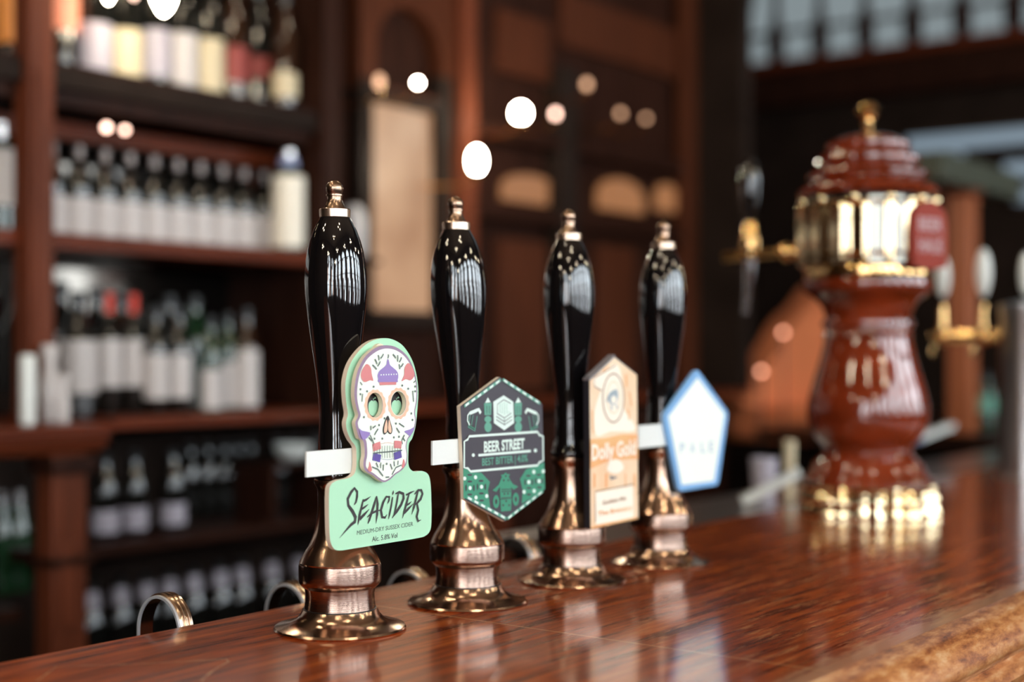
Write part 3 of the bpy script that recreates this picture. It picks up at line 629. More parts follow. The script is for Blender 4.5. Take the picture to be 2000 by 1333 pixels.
MB().lathe(fp([(623, 80), (612, 84), (600, 88), (588, 98), (578, 112), (572, 120), (566, 123), (556, 124), (548, 122), (546, 105)]), 'glaze_red', 64).build('collar', ft, (0, 0, 0))
MB().lathe(fp([(547, 104), (545, 122), (535, 124), (524, 122), (522, 110)]), 'gold', 64).build('lower_ring', ft, (0, 0, 0))
MB().lathe(fp([(523, 115), (520, 131), (505, 133), (412, 133), (400, 131), (397, 115)]), 'gold_pale', 144, flute=.03, k=18).lathe(fp([(508, 134), (502, 136.5), (498, 134)]), 'gold', 64).lathe(fp([(412, 134), (406, 136.5), (402, 134)]), 'gold', 64).build('brass_drum', ft, (0, 0, 0))
for k in range(12):
    a = 2*PI*k/12+.2; r_ = 128/1355.
    MB().sphere((r_*math.cos(a), r_*math.sin(a), fz(397)), .0075, 'gold_pale').build('rivet', ft, (0, 0, 0))
MB().lathe(fp([(398, 118), (396, 122), (388, 124), (386, 116)]), 'cap_black', 64).build('upper_band', ft, (0, 0, 0))
MB().lathe(fp([(387, 120), (384, 131), (376, 133), (370, 129), (364, 116), (357, 107), (352, 106), (349, 113), (342, 114), (336, 108), (331, 96), (326, 91), (322, 92), (319, 98), (312, 98), (305, 90), (298, 79), (294, 76), (290, 79), (283, 79), (277, 70), (270, 55), (266, 44), (262, 20)]), 'glaze_red', 96, flute=.018, k=16).build('tiered_lid', ft, (0, 0, 0))
MB().lathe(fp([(266, 15), (262, 15), (258, 12), (252, 9), (247, 11), (242, 12), (238, 8), (235, 8), (231, 15), (225, 21), (217, 23.5), (209, 21), (203, 14), (199, 6), (198.5, 1)]), 'gold', 40).build('finial', ft, (0, 0, 0))
# badge faces the camera side
bd = MB(); out = smooth([(-.036, -.040), (-.030, -.046), (0, -.050), (.030, -.046), (.036, -.040), (.038, 0), (.034, .028), (.020, .040), (0, .046), (-.020, .040), (-.034, .028), (-.038, 0)], 3)
bd.poly([out], -.004, .004, 'badge_red'); bo = bd.build('badge', ft, (0, 0, 0))
ang = math.radians(0); dirn = Vector((.60, -.80)).normalized()   # world direction the badge faces
th = math.atan2(dirn.y, dirn.x)-TH; bo.location = (.104*math.cos(th), .104*math.sin(th), fz(466)); bo.rotation_euler[2] = th+PI/2
lb = MB(); text_mesh('BEER', lb, -.0045, (-.027, .004), (.027, .004), (-.027, .022), 'badge_text', .03); text_mesh('HAUS', lb, -.0045, (-.027, -.026), (.027, -.026), (-.027, -.006), 'badge_text', .03)
lb.build('badge_lettering', bo, (0, 0, 0))
# white enamel panel on the drum's front
pn = MB(); pn.box(-.024, .024, -.003, .002, -.046, .046, 'pale_board'); po = pn.build('enamel_panel', ft, (0, 0, 0))
th2 = math.atan2(-1, .02)-TH; po.location = (.0945*math.cos(th2), .0945*math.sin(th2), fz(458)); po.rotation_euler[2] = th2+PI/2
# side tap towards the staff
tp = MB(); z0 = fz(486)
tp.tube([(0, .085, z0), (0, .12, z0), (0, .215, z0-.003)], [.010, .008, .008], 'gold')
for y, r_ in ((.098, .014), (.115, .012), (.130, .014), (.188, .013)): tp.sphere((0, y, z0), r_, 'gold')
tp.lathe([(.011, -.010), (.013, .002), (.015, .014), (.013, .028), (.009, .040), (.007, .05)], 'gold', 20, (0, .188, z0))
tp.tube([(0, .205, z0-.002), (0, .232, z0-.004)], .0085, 'gold')
tapo = tp.build('tap_body', ft, (0, 0, 0))
MB().tube([(0, .188, z0-.008), (0, .190, z0-.035), (0, .192, z0-.060), (0, .196, z0-.092)], [.0095, .0085, .006, .0055], 'chrome').build('spout', tapo, (0, 0, 0))
MB().lathe([(.006, .045), (.010, .06), (.0145, .085), (.0165, .11), (.015, .13), (.008, .142), (.002, .146)], 'black_gloss', 28, (0, .188, z0)).build('tap_handle', tapo, (0, 0, 0))

# ------------------------------------------------------------------ chrome tower at the right edge, three taps with white lens badges
X2, Y2 = .990/2.778*2.6/1.0, 2.6
X2 = 1000/F*2.6+.004; u2, n2 = .6*X2+.8*Y2, -.8*X2+.6*Y2
tw = thing('tap_tower', 'brushed steel column tap tower at the right edge of the bar', 'beer tower', (u2, n2, BAR))
MB().lathe([(.052, 0), (.052, .006), (.046, .008), (.046, .30), (.048, .305), (.048, .318), (.02, .325)], 'steel', 40).build('column', tw, (0, 0, .0005))
ta = MB().tube([(0, .03, .262), (0, .16, .262)], .013, 'gold'); tao = ta.build('tap_rail', tw, (0, 0, 0))
WB = ['cap', 'cap', 'cap']
for y, hh, rr in ((.155, .075, .019), (.078, .085, .020), (.0, .075, .017)):
    if y > 0:
        b = MB(); b.sphere((0, y, .262), .017, 'gold'); b.tube([(-.0, y, .262), (-.05, y, .262), (-.055, y, .225)], .007, 'gold'); b.lathe([(.008, 0), (.006, .03), (.005, .045)], 'gold', 16, (0, y, .275)); b.build('tap', tw, (0, 0, 0))
    zc = .375 if y != .078 else .380
    MB().sphere((0, y, zc), rr*.62, 'white_plastic', 1.15, hh/rr*.85, 24, 14).build('tap_badge', tw, (0, 0, 0))

# ------------------------------------------------------------------ metal hoops behind the bar's rear edge
def hoop():
    t = thing('metal_hoop', '', 'metal hoop', (0, 0, 0), 'metal hoops behind the bar')
    R_ = .0290; b = MB(); r_ = MB(); K = 28
    prof_ = [(0, 0), (.0015, .0012), (.0032, .0012), (.0045, -.0008), (.0058, .0012), (.0078, .0012), (.0090, -.0008), (.0103, .0012), (.0125, .0012), (.014, 0)]
    def sweep(mb, pr, inner, m_):
        sec = pr+[(x, inner) for x, _ in pr[::-1]]; k_ = len(sec); vs = []
        path = [(-1, -.09)]+[(-math.cos(PI*i/K), math.sin(PI*i/K)) for i in range(K+1)]+[(1, -.09)]
        for c_, s_ in path:
            for x, h in sec:
                rr = R_+h
                if s_ < 0: vs.append((x, c_*rr, -.10))
                else: vs.append((x, c_*rr, s_*rr*1.15))
        fs = [(i*k_+j, i*k_+(j+1) % k_, (i+1)*k_+(j+1) % k_, (i+1)*k_+j) for i in range(len(path)-1) for j in range(k_)]
        fs += [tuple(range(k_)), tuple((len(path)-1)*k_+j for j in range(k_))]; mb.add(vs, fs, m_)
    sweep(b, prof_, -.0022, 'hoop_metal'); sweep(r_, [(-.0022, -.0004), (0, -.0002)], -.0026, 'hoop_rim')
    b.build('ribbed_band', t, (0, 0, 0)); r_.build('rim', t, (0, 0, 0)); return t
h0 = hoop()
hoops = [(312, 1170, 'ribbed metal hoop behind the bar edge, alone at far left'), (560, 1146, 'ribbed metal hoop just left of the nearest hand pump base'), (795, 1120, 'ribbed metal hoop between the first and second hand pumps'), (1002, 1052, 'ribbed metal hoop between the second and third hand pumps')]
for i, (px_, py_, lb_) in enumerate(hoops):
    n_ = .987; loc = (U(px_, n_), n_, Z(px_, py_, n_)-.0302)
    if i == 0: h0.location = W(*loc); h0['label'] = lb_
    else: dup(h0, loc, lb_)

# ------------------------------------------------------------------ staff side steel worktop and bits on it
wt = thing('steel_worktop', 'low grey steel worktop running behind the bar beyond the pumps', 'worktop', (0, 0, 1.07))
MB().box(1.62, 3.9, .958, 1.25, -.02, 0, 'steel').build('worktop_slab', wt, (0, 0, 0), bevel=.002)
MB().box(1.64, 3.88, .97, 1.23, -1.07, -.02, 'dark_wood').build('worktop_base', wt, (0, 0, 0))
def tub(name, label, cat, a, b, r_, m_):
    o = MB().tube([W(*a), W(*b)], r_, m_, 12); ob = o.build(name, None, None); ob.rotation_euler[2] = 0; tag(ob, label, cat); return ob
def at(px_, py_, n_): return (U(px_, n_), n_, Z(px_, py_, n_))
a, b = Vector(W(*at(1450, 980, 1.13))), Vector(W(*at(1562, 922, 1.05)))
mb = MB(); d = (b-a); L_ = d.length; mb.box(0, L_, -.008, .008, -.008, .008, 'white_plastic'); o = mb.build('plastic_scraper', None); o.rotation_mode = 'QUATERNION'
o.rotation_quaternion = d.to_track_quat('X', 'Z'); o.location = a; tag(o, 'pale plastic scraper leaning up beside the ceramic fount, left side', 'scraper')
a, b = Vector(W(*at(1795, 856, 1.16))), Vector(W(*at(1858, 832, 1.16)))
mb = MB(); d = (b-a); mb.box(0, d.length, -.009, .009, -.006, .006, 'white_plastic').box(-.012, .0, -.009, .009, -.008, .004, 'paper_blue'); o = mb.build('price_card', None); o.rotation_mode = 'QUATERNION'
o.rotation_quaternion = d.to_track_quat('X', 'Z'); o.location = a; tag(o, 'white card with a blue corner, right of the ceramic fount', 'card')
def tumbler(label, px_, n_, h, r_, m_):
    o = MB().lathe([(r_*.75, 0), (r_, h), (r_*.9, h), (r_*.68, .004)], m_, 24).build('tumbler', None, (U(px_, n_), n_, 1.0705)); tag(o, label, 'glass', 'tumblers on the steel worktop'); return o
tumbler('pinkish tumbler behind the white pump clip on the steel worktop', 1492, 1.15, .075, .024, 'paper_lilac')
tumbler('slim cream tumbler just left of the ceramic fount', 1542, 1.12, .105, .011, 'paper_cream')

# ------------------------------------------------------------------ back bar: shelving with mirror
bb_ = thing('back_bar_shelving', 'dark mahogany back bar shelving with mirror and reddish pilasters', 'shelving', (0, 2.28, 0))
NF = 2.28
zs1, zs2, zs3, zc = 1.878, 1.735, 1.557, 1.205
uR = 2.30
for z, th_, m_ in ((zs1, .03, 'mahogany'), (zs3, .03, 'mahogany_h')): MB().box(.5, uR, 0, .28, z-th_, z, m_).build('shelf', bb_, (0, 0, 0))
MB().box(.5, uR, .01, .05, 1.80, zs1-.03, 'mahogany').box(.5, uR, -.01, .03, zs1-.05, zs1-.01, 'dark_wood').build('shelf_moulding', bb_, (0, 0, 0))
MB().box(.5, uR, .12, .16, 1.755, 1.79, 'mahogany_h').build('glass_rail', bb_, (0, 0, 0))
MB().box(.5, uR, .285, .29, 1.25, 2.6, 'mirror').build('mirror_panel', bb_, (0, 0, 0))
pl = U(38, NF), U(88, NF)
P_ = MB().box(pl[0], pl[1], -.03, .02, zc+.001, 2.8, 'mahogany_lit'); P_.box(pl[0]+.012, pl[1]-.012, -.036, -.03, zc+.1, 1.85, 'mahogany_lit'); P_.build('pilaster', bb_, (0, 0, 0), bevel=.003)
MB().box(uR, uR+.05, -.03, .29, zc+.001, 2.8, 'mahogany').build('pilaster', bb_, (0, 0, 0), bevel=.003)
MB().box(.5, uR, .29, .34, zc+.001, 2.8, 'dark_wood').build('back_panel', bb_, (0, 0, 0))
# scroll brackets under the shelf at right
MB().poly([[(uR, 1.80), (uR-.14, 1.80), (uR-.10, 1.76), (uR-.03, 1.73), (uR-.012, 1.68), (uR, 1.62)]], .20, .225, 'mahogany_h').build('bracket', bb_, (0, 0, 0))

# counter and lower cabinet
cn = thing('back_bar_counter', 'reddish wooden counter top of the back bar with projecting left block', 'counter', (0, 0, zc))
MB().extrude_x([(2.20, -.004), (2.204, 0), (2.56, 0), (2.56, -.022), (2.215, -.022), (2.20, -.018)], U(225, 2.2), 4.28, 'mahogany_h').build('counter_top', cn, (0, 0, 0))
MB().extrude_x([(2.09, -.004), (2.095, 0), (2.56, 0), (2.56, -.05), (2.12, -.05), (2.115, -.04), (2.10, -.036), (2.105, -.024), (2.09, -.018)], .5, U(213, 2.1), 'mahogany_h').build('counter_block', cn, (0, 0, 0))
lc = thing('back_bar_cabinet', 'dark open cabinet of bottles beneath the back bar counter', 'cabinet', (0, 0, 0))
u0, u1 = U(96, 2.12), U(163, 2.12)
MB().box(u0, u1, 2.11, 2.16, 0, 1.155, 'mahogany_lit').box(u0+.015, u1-.015, 2.103, 2.11, .85, 1.0, 'mahogany_lit').box(u0-.01, u1+.01, 2.10, 2.17, .96, .975, 'mahogany').box(u0-.01, u1+.012, 2.095, 2.17, 1.12, 1.15, 'mahogany').build('pilaster', lc, (0, 0, 0), bevel=.003)
for z in (.965, .66): MB().box(u1, 2.9, 2.24, 2.52, z-.02, z, 'mahogany').build('shelf', lc, (0, 0, 0))
MB().box(.5, u0, 2.2, 2.56, .86, .88, 'mahogany').build('shelf', lc, (0, 0, 0))
MB().box(.5, 4.2, 2.52, 2.55, 0, 1.15, 'dark_wood').build('back_panel', lc, (0, 0, 0))
MB().box(2.9, 2.95, 2.22, 2.56, 0, 1.182, 'mahogany_lit').build('upright', lc, (0, 0, 0))
for i in range(3): MB().box(2.97+i*.41, 3.35+i*.41, 2.25, 2.28, .1, 1.16, 'mahogany').box(3.02+i*.41, 3.30+i*.41, 2.24, 2.25, .2, 1.08, 'mahogany').build('door', lc, (0, 0, 0))
MB().box(.5, 4.2, 2.23, 2.56, 0, .08, 'dark_wood').build('plinth', lc, (0, 0, 0))

# ------------------------------------------------------------------ bottles
def bottle(label, loc, h, r_, glass='glass_dark', lab=None, l0=.02, l1=.1, cap='cap_black', group=None, cat='bottle', neck=.3, nl=None, name='bottle'):
    t = thing(name, label, cat, loc, group)
    sh = h*(1-neck); rn = r_*.36
    MB().lathe([(r_*.9, .0), (r_, .004), (r_, sh-.03), (r_*.93, sh-.012), (r_*.6, sh+.012), (rn*1.1, sh+.035), (rn, sh+.05), (rn, h-.012), (rn*1.1, h-.01)], glass, 28).build('body', t, (0, 0, 0))
    MB().lathe([(rn*1.02, h-.045 if cap != 'cap_black' else h-.02), (rn*1.15, h-.044 if cap != 'cap_black' else h-.019), (rn*1.2, h), (rn*.6, h+.001)], cap, 20).build('cap', t, (0, 0, 0))
    if lab: MB().lathe([(r_*.98, l0), (r_+.0006, l0+.001), (r_+.0006, l1-.001), (r_*.98, l1)], lab, 28).build('label', t, (0, 0, 0))
    if nl: MB().lathe([(rn*1.0, nl[0]), (rn*1.7, nl[0]+.004), (rn*1.5, nl[1]-.004), (rn*1.0, nl[1])], nl[2], 20).build('neck_label', t, (0, 0, 0))
    return t
nb = 2.40
g = 'bottles on the top shelf'
for px_, r_, gl, la, a, b, h, lbl in (
    (118, .036, 'glass_dark', 'paper_salmon', .085, .20, .31, 'dark bottle with salmon label beside the left pilaster, top shelf'),
    (183, .037, 'glass_dark', 'paper_lilac', .012, .115, .30, 'top shelf bottle with lilac white label, second from left'),
    (243, .037, 'glass_dark', 'paper_cream', .012, .115, .30, 'top shelf bottle with cream label, third from left'),
    (303, .032, 'glass_dark', 'paper_lilac', .03, .13, .31, 'top shelf bottle with tall pale label, fourth from left'),
    (355, .034, 'glass_dark', 'paper_white', .012, .135, .30, 'top shelf bottle with white label, fifth from left'),
    (406, .035, 'glass_dark', 'paper_cream', .012, .135, .30, 'top shelf bottle with pale cream label, sixth from left'),
    (455, .033, 'glass_brown', 'paper_red', .05, .13, .30, 'dark brown bottle with red label on the top shelf'),
    (505, .033, 'glass_dark', 'paper_red', .07, .12, .29, 'dark bottle with small dull red label near the top shelf right end'),
    (556, .028, 'glass_brown', 'paper_cream', .02, .075, .25, 'bottle with low cream label at the right end of the top shelf')):
    n_ = nb if px_ < 550 else 2.315
    bottle(lbl, (U(px_, n_), n_, zs1+.0005), h, r_, gl, la, a, b, group=g)
bottle('bottle with orange label left of the pilaster, top shelf', (U(28, nb), nb, zs1+.0005), .30, .037, 'glass_brown', 'paper_orange', .04, .14, group=g)
words = ['first', 'second', 'third', 'fourth', 'fifth', 'sixth', 'seventh', 'eighth', 'ninth', 'tenth']
g = 'white labelled bottles on the middle shelf'
b0 = None
for i in range(10):
    u = U(100, nb)+.0628*i; lbl = 'small dark bottle with white label, %s from left on the middle shelf' % words[i]
    if b0 is None: b0 = bottle(lbl, (u, nb, zs3+.0005), .185, .030, 'glass_dark', 'paper_white', .006, .082, 'foil_dull', g)
    else: dup(b0, (u, nb, zs3+.0005), lbl)
bottle('tall bottle with large cream label and blue neck on the middle shelf', (U(563, 2.318), 2.318, zs3+.0005), .225, .036, 'glass_green', 'label_pale', .008, .168, 'foil_silver', neck=.26, nl=(.185, .212, 'paper_blue'))
bottle('pale bottle at the left frame edge, middle shelf', (U(0, nb), nb, zs3+.0005), .21, .032, 'glass_green', 'paper_white', .05, .16, 'foil_silver')
g = 'wine bottles standing on the back bar counter'
for px_, n_, r_, h, l0, l1, cp, lbl, gl in (
    (152, 2.36, .0375, .245, .045, .150, 'cap_black', 'wide wine bottle with big white label near the left pilaster, on the counter', 'glass_dark'),
    (213, 2.37, .0245, .245, .055, .152, 'foil_red', 'slim wine bottle with red capsule and white label, left of its twin', 'glass_dark'),
    (260, 2.37, .0245, .245, .055, .152, 'foil_red', 'slim wine bottle with red capsule and white label, right of its twin', 'glass_dark'),
    (305, 2.33, .0245, .22, .030, .122, 'cap_black', 'counter bottle with white label just right of the red capsule pair', 'glass_dark'),
    (350, 2.33, .0245, .22, .030, .122, 'cap_black', 'counter bottle with white label left of the green gap', 'glass_dark'),
    (412, 2.31, .021, .20, .006, .090, 'cap_black', 'short counter bottle with white label, third from the right end', 'glass_green'),
    (445, 2.34, .021, .21, .008, .105, 'cap_black', 'counter bottle with white label, second from the right end', 'glass_green'),
    (482, 2.31, .026, .22, .008, .130, 'cap_black', 'counter bottle with tall white label at the right end', 'glass_brown')):
    bottle(lbl, (U(px_, n_), n_, zc+.0005), h, r_, gl, 'paper_white', l0, l1, cp, g)
for px_, m_, h, lbl in ((120, 'glass_dark', .27, 'dark unlabelled bottle against the mirror, leftmost'), (186, 'glass_dark', .26, 'dark unlabelled bottle against the mirror, second from left'), (236, 'glass_brown', .25, 'dark unlabelled bottle behind the red capsule pair'), (330, 'glass_dark', .25, 'dark unlabelled bottle against the mirror, fourth from left'), (380, 'glass_green', .25, 'dark green unlabelled bottle against the mirror')):
    bottle(lbl, (U(px_, 2.49), 2.49, zc+.0005), h, .036, m_, group='dark bottles against the mirror')
# white carafes at the left
def white_vase(label, px_, n_, pr): tag(MB().lathe(pr, 'white_plastic' if px_ < 60 else 'paper_white', 24).build('vase', None, (U(px_, n_), n_, zc+.0005)), label, 'vase', 'pale vases on the counter')
white_vase('straight slim white vase in front of the left pilaster', 54, 2.18, [(.013, 0), (.014, .01), (.014, .118), (.012, .122)])
white_vase('curvy pale vase, taller of the two beside the pilaster', 97, 2.22, [(.010, 0), (.016, .035), (.020, .06), (.012, .09), (.010, .105), (.016, .13), (.013, .14)])
white_vase('small pale vase, shorter of the two beside the pilaster', 122, 2.20, [(.012, 0), (.013, .04), (.009, .06), (.012, .08), (.010, .085)])
# under the counter
g = 'bottles on the upper shelf below the counter'; b1 = None
for i, px_ in enumerate((205, 262, 337)):
    lbl = ['first', 'second', 'third'][i]+' from left of the three double labelled bottles below the counter'
    loc = (U(px_, 2.33), 2.33, .9655)
    if b1 is None: b1 = bottle(lbl, loc, .165, .027, 'glass_dark', 'paper_lilac', .010, .055, 'cap_black', g, nl=(.085, .128, 'paper_lilac'))
    else: dup(b1, loc, lbl)
b2 = None
for i in range(8):
    px_ = (370, 404, 436, 462, 488, 542, 576, 612)[i]; loc = (U(px_, 2.45), 2.45, .9655); lbl = 'dark bottle with pale neck band below the counter, %s from left' % words[i]
    if b2 is None: b2 = bottle(lbl, loc, .165, .026, 'glass_dark', None, cap='cap_black', group='neck banded bottles below the counter', nl=(.088, .120, 'paper_white'))
    else: dup(b2, loc, lbl)
b3_ = None
for i in range(9):
    px_ = (178, 235, 285, 330, 378, 430, 472, 530, 585)[i]; n_ = 2.36; loc = (U(px_, n_), n_, .6605); lbl = 'low shelf dark bottle with silver neck foil, %s from left' % words[i]
    if b3_ is None: b3_ = bottle(lbl, loc, .215, .030, 'glass_dark', None, cap='cap_black', group='bottles on the lowest back bar shelf', nl=(.158, .198, 'paper_lilac'))
    else: dup(b3_, loc, lbl)
for i, px_ in enumerate((5, 38)):
    bottle('green bottle on the low shelf at the left frame edge' if i == 0 else 'green bottle just left of the lower pilaster', (U(px_, 2.36), 2.36, .8805), .19, .022, 'glass_green', 'glass_green', .02, .06, 'foil_silver', 'green bottles at the lower left', nl=(.10, .15, 'paper_cream'))
tag(MB().lathe([(.02, 0), (.036, .012), (.043, .035), (.040, .035), (.033, .014), (.015, .004)], 'white_plastic', 28).build('bowl', None, (U(572, 2.30), 2.30, 1.0905)), 'small white bowl on the little shelf under the counter', 'bowl')
tag(MB().box(-.1, .08, -.06, .06, -.012, 0, 'mahogany').box(-.1, -.088, -.06, .06, -.1245, -.012, 'mahogany').box(.068, .08, -.06, .06, -.1245, -.012, 'mahogany').build('riser_shelf', None, (U(572, 2.30), 2.32, 1.09-.0), bevel=.001), 'small wooden riser shelf holding the white bowl', 'shelf')
bpy.data.objects['riser_shelf'].location.z = 1.09
# a white pump-like jar beside the nearest pump's handle
tag(MB().lathe([(.02, 0), (.028, .01), (.030, .09), (.022, .12), (.012, .13)], 'paper_white', 24).build('jar', None, (U(692, 2.36), 2.36, zs3-.002)), 'pale jar on the bracket right of the nearest pump handle', 'jar')
tag(MB().box(-.04, .04, -.05, .04, -.012, 0, 'mahogany').build('wall_bracket', None, (U(692, 2.36), 2.36, zs3-.0025)), 'small wooden bracket shelf under the pale jar', 'shelf')

# ------------------------------------------------------------------ panelled screen right of the shelving
scn = thing('panelled_screen', 'dark mahogany panelled screen with etched glass, posts and painted amber reflections', 'screen', (0, 0, 0))
NS = 2.38
MB().box(uR+.05, 4.2, NS+.04, NS+.14, zc+.001, 3.2, 'mahogany').build('screen_panel', scn, (0, 0, 0))
MB().box(4.2, 4.26, 2.2, 2.6, zc+.001, 3.2, 'dark_wood').build('end_post', scn, (0, 0, 0))
def sbox(name, pa, pb, ya, yb, n0, n1, m_, parent=scn, pm=None):
    pm = pm or (pa+pb)/2; return MB().box(U(pa, n0), U(pb, n0), n0, n1, max(Z(pm, yb, n0), zc+.001), Z(pm, ya, n0), m_).build(name, parent, (0, 0, 0), bevel=.002)
sbox('post', 612, 650, -60, 800, 2.36, 2.42, 'mahogany')
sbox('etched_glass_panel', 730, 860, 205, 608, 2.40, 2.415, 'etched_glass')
for a in ((706, 730, 150, 640), (860, 884, 150, 640)): sbox('panel_frame', *a, 2.37, 2.42, 'dark_wood')
sbox('panel_frame', 706, 884, 186, 205, 2.36, 2.42, 'dark_wood'); sbox('panel_frame', 706, 884, 608, 640, 2.37, 2.42, 'dark_wood')
A_ = MB(); ua, ub = U(716, 2.38), U(874, 2.38); ca = (ua+ub)/2; hw = (ub-ua)/2; zt = Z(795, 110, 2.38)
A_.poly([[(ca-hw-.03, zt-.12), (ca+hw+.03, zt-.12), (ca+hw+.03, zt+hw+.12), (ca-hw-.03, zt+hw+.12)], [(ca-hw*.8, zt-.09), (ca+hw*.8, zt-.09)]+[(ca+hw*.8*math.cos(PI*i/14), zt+hw*.8*math.sin(PI*i/14)) for i in range(15)]], 2.375, 2.42, 'mahogany_mid')
A_.build('arched_head', scn, (0, 0, 0))
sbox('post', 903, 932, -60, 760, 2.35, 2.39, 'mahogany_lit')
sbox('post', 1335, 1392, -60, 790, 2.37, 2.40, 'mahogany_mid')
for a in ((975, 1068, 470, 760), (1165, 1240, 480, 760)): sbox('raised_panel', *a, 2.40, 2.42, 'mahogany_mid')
for a in ((975, 1075, 30, 150), (1100, 1320, 20, 120)): sbox('raised_panel', *a, 2.40, 2.42, 'mahogany_mid')
sbox('rail', 930, 1335, 276, 300, 2.36, 2.42, 'mahogany'); sbox('rail', 930, 1335, 425, 445, 2.36, 2.42, 'mahogany')
sbox('stile', 1096, 1130, 130, 760, 2.36, 2.42, 'dark_wood')
def arch_glow(pa, pb, yt, yb):
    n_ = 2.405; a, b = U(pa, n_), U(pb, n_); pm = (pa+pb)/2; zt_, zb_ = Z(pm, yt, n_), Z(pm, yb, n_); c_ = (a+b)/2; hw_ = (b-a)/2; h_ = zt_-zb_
    MB().poly([[(a, zb_), (b, zb_)]+[(c_+hw_*math.cos(PI*i/12), zb_+h_*.45+h_*.55*math.sin(PI*i/12)) for i in range(13)]], n_, n_+.015, 'amber_glow').build('amber_glow', scn, (0, 0, 0))
arch_glow(985, 1092, 342, 396); arch_glow(1172, 1258, 350, 412); arch_glow(1285, 1325, 360, 412)

# ------------------------------------------------------------------ lamps on the screen, added bulbs at the shelving
def sconce(label, px_, py_, r_, m_, tall=1.1, n_=2.22, nwall=2.38):
    t = thing('wall_lamp', label, 'lamp', (U(px_, n_), n_, Z(px_, py_, n_)), 'small bulbs on the back bar')
    MB().sphere((0, 0, 0), r_, m_, 1, tall).build('bulb', t, (0, 0, 0))
    MB().lathe([(r_*.4, -r_*tall-.014), (r_*.8, -r_*tall-.010), (r_*.6, -r_*tall+.002)], 'gold', 16).tube([(0, 0, -r_*tall-.008), (0, .05, -r_*tall-.03), (0, nwall-n_, -r_*tall-.022)], .003, 'gold', 8).build('arm', t, (0, 0, 0))
sconce('bright elongated wall lamp just right of the etched glass panel', 931, 314, .017, 'bulb_white', 1.75, n_=2.2)
sconce('bright round wall lamp, larger of the pair above the third pump', 1017, 221, .019, 'bulb_white', 1.1)
sconce('dimmer pinkish wall lamp right beside the bright round one', 1085, 223, .008, 'bulb_pink', 1.4)
sconce('small white bulb above the etched glass panel, right one', 816, 162, .006, 'bulb_white')
sconce('small amber bulb above the etched glass panel, left one', 741, 160, .010, 'bulb_dim', 1.6)
sconce('faint pink bulb alone above the pinkish wall lamp', 1146, 165, .010, 'bulb_dim', 1.3)
sconce('faint bulb, left of the dim pair above the amber reflections', 1212, 222, .009, 'bulb_dim')
sconce('faint bulb, right of the dim pair above the amber reflections', 1262, 232, .008, 'bulb_dim')
def under(label, px_, py_, r_, m_):  # added bulbs in place of lamp reflections in glass under the shelf
    n_ = 2.31; t = thing('reflection_bulb', label, 'lamp', (U(px_, n_), n_, Z(px_, py_, n_)), 'added reflection bulbs under the top shelf')
    MB().sphere((0, 0, 0), r_, m_).build('bulb', t, (0, 0, 0)); MB().tube([(0, 0, r_*.6), (0, .012, 1.80-Z(px_, py_, n_)+.004)], .004, 'gold', 8).build('stem', t, (0, 0, 0))
under('added bulb for a lamp reflection under the top shelf, left of the pair', 208, 249, .007, 'bulb_pink')
under('added bulb for a lamp reflection under the top shelf, right of the pair', 244, 254, .006, 'bulb_pink')
# hanging bulbs in front of the top shelf
for px_, py_, r_, m_, lbl in ((320, -2, .019, 'bulb', 'large hanging bulb before the top shelf at the frame top'), (212, -8, .007, 'bulb', 'tiny hanging bulb left of the large one at the frame top'), (262, -12, .006, 'bulb_pink', 'tiny dim hanging bulb between the two bright ones')):
    n_ = 2.2; z_ = Z(px_, py_, n_); t = thing('pendant_lamp', lbl, 'lamp', (U(px_, n_), n_, z_), 'hanging bulbs before the top shelf')
    MB().lathe([(.002, -r_*1.5), (r_*.5, -r_*1.1), (r_, -.1*r_), (r_*.9, r_*.6), (r_*.4, r_*1.2)], m_, 20).build('bulb', t, (0, 0, 0))
    MB().lathe([(r_*.5, r_*1.1), (r_*.5, r_*2), (.003, r_*2.2)], 'gold', 16).tube([(0, 0, r_*2), (0, 0, CZ-z_)], .002, 'cap_black', 6).build('cord', t, (0, 0, 0))
# room pendants above the drinkers and the aisle (light the metal from above)
k = 0
for u_, n_, z_ in ((-1.8, -1.6, 2.5), (-.6, -1.0, 2.6), (.7, -1.3, 2.65), (2.0, -1.0, 2.7), (3.3, -1.3, 2.7), (4.6, -1.0, 2.7), (-1.6, .2, 2.5), (-.5, -.2, 2.9), (.6, -.1, 2.7), (.3, .9, 2.9), (-1.2, 1.3, 2.5), (-.2, 1.5, 2.6), (1.0, 1.55, 2.6), (2.4, 1.5, 2.85)):
    t = thing('pendant_lamp', 'warm three bulb brass pendant out of frame, hanging from the pub ceiling', 'lamp', (u_, n_, z_), 'ceiling pendants out of frame'); k += 1
    b_ = MB()
    for j in range(3):
        a = 2*PI*j/3+k; b_.sphere((.13*math.cos(a), .13*math.sin(a), 0), .026, 'bulb', 1, 1.2, 14, 8)
    b_.build('bulbs', t, (0, 0, 0))
    f_ = MB().tube([(0, 0, -.05), (0, 0, CZ-z_)], .008, 'gold', 8)
    for j in range(3): a = 2*PI*j/3+k; f_.tube([(0, 0, 0), (.07*math.cos(a), .07*math.sin(a), -.07), (.13*math.cos(a), .13*math.sin(a), -.035)], .005, 'gold', 8)
    f_.build('arms', t, (0, 0, 0))

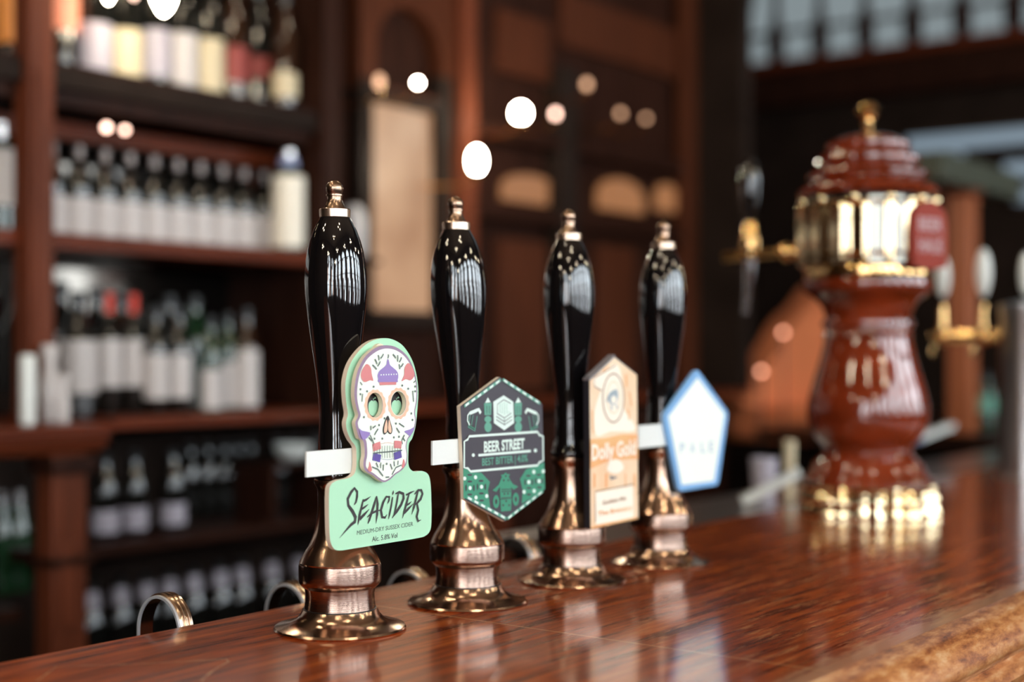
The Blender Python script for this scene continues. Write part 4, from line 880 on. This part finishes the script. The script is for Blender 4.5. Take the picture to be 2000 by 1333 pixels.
# ------------------------------------------------------------------ beyond the bar at right
rc = thing('side_counter', 'dark wooden side counter across the far end behind the bar', 'counter', (0, 0, 0))
MB().box(4.1, 5.9, 1.35, 1.41, 0, 1.06, 'dark_wood').box(4.1, 5.9, 1.33, 2.1, 1.06, 1.09, 'mahogany').build('counter_body', rc, (0, 0, 0))
po_ = thing('wooden_post', 'reddish wooden post right of the ceramic fount', 'post', (U(1880, 1.45), 1.45, 1.0905))
zt = Z(1880, 385, 1.45)-1.09
MB().box(-.034, .034, -.034, .034, 0, zt, 'post_wood').build('shaft', po_, (0, 0, 0), bevel=.004)
MB().box(-.045, .045, -.045, .045, zt, zt+.02, 'mahogany_lit').box(-.3, .4, -.05, .05, zt+.02, zt+.10, 'green_board').build('capital', po_, (0, 0, 0), bevel=.003)
bottle('green bottle beyond the red post on the side counter', (U(1925, 1.5), 1.5, 1.0905), .17, .03, 'glass_green', 'clip_mid', .05, .10)
# orange leather chair back seen past the fount
ch = thing('leather_chair', 'orange leather chair back glowing behind the white pump clip', 'chair', (U(1520, 2.35), 2.35, 0))
nn = 2.35; pts = [(1432, 792), (1590, 792), (1588, 700), (1606, 590), (1592, 560), (1560, 600), (1528, 630), (1500, 680), (1452, 745)]
MB().poly([smooth([(U(a, nn)-U(1520, nn), Z(a, b, nn)) for a, b in pts], 3)], -.05, .05, 'leather').build('backrest', ch, (0, 0, 0), bevel=.01)
zb = Z(1520, 792, nn)
MB().box(-.22, .20, -.25, .10, zb-.12, zb+.01, 'leather').build('seat', ch, (0, 0, 0), bevel=.02)
for x in (-.18, .16):
    for y in (-.22, .07): MB().box(x-.015, x+.015, y-.015, y+.015, 0, zb-.11, 'dark_wood').build('leg', ch, (0, 0, 0))
for px_, py_, m_, lbl in ((1530, 650, 'bulb_salmon', 'small glowing table lamp bulb, upper of two by the orange chair'), (1487, 726, 'bulb_salmon', 'small glowing table lamp bulb, lower of two by the orange chair')):
    n_ = 2.2; z_ = Z(px_, py_, n_); t = thing('candle_lamp', lbl, 'lamp', (U(px_, n_), n_, z_), 'little lamps by the orange chair')
    MB().sphere((0, 0, 0), .008, m_).build('bulb', t, (0, 0, 0)); MB().tube([(0, 0, -.006), (0, 0, -z_)], .004, 'cap_black', 8).lathe([(.06, -z_), (.06, -z_+.01), (.01, -z_+.015)], 'cap_black', 16).build('stand', t, (0, 0, 0))
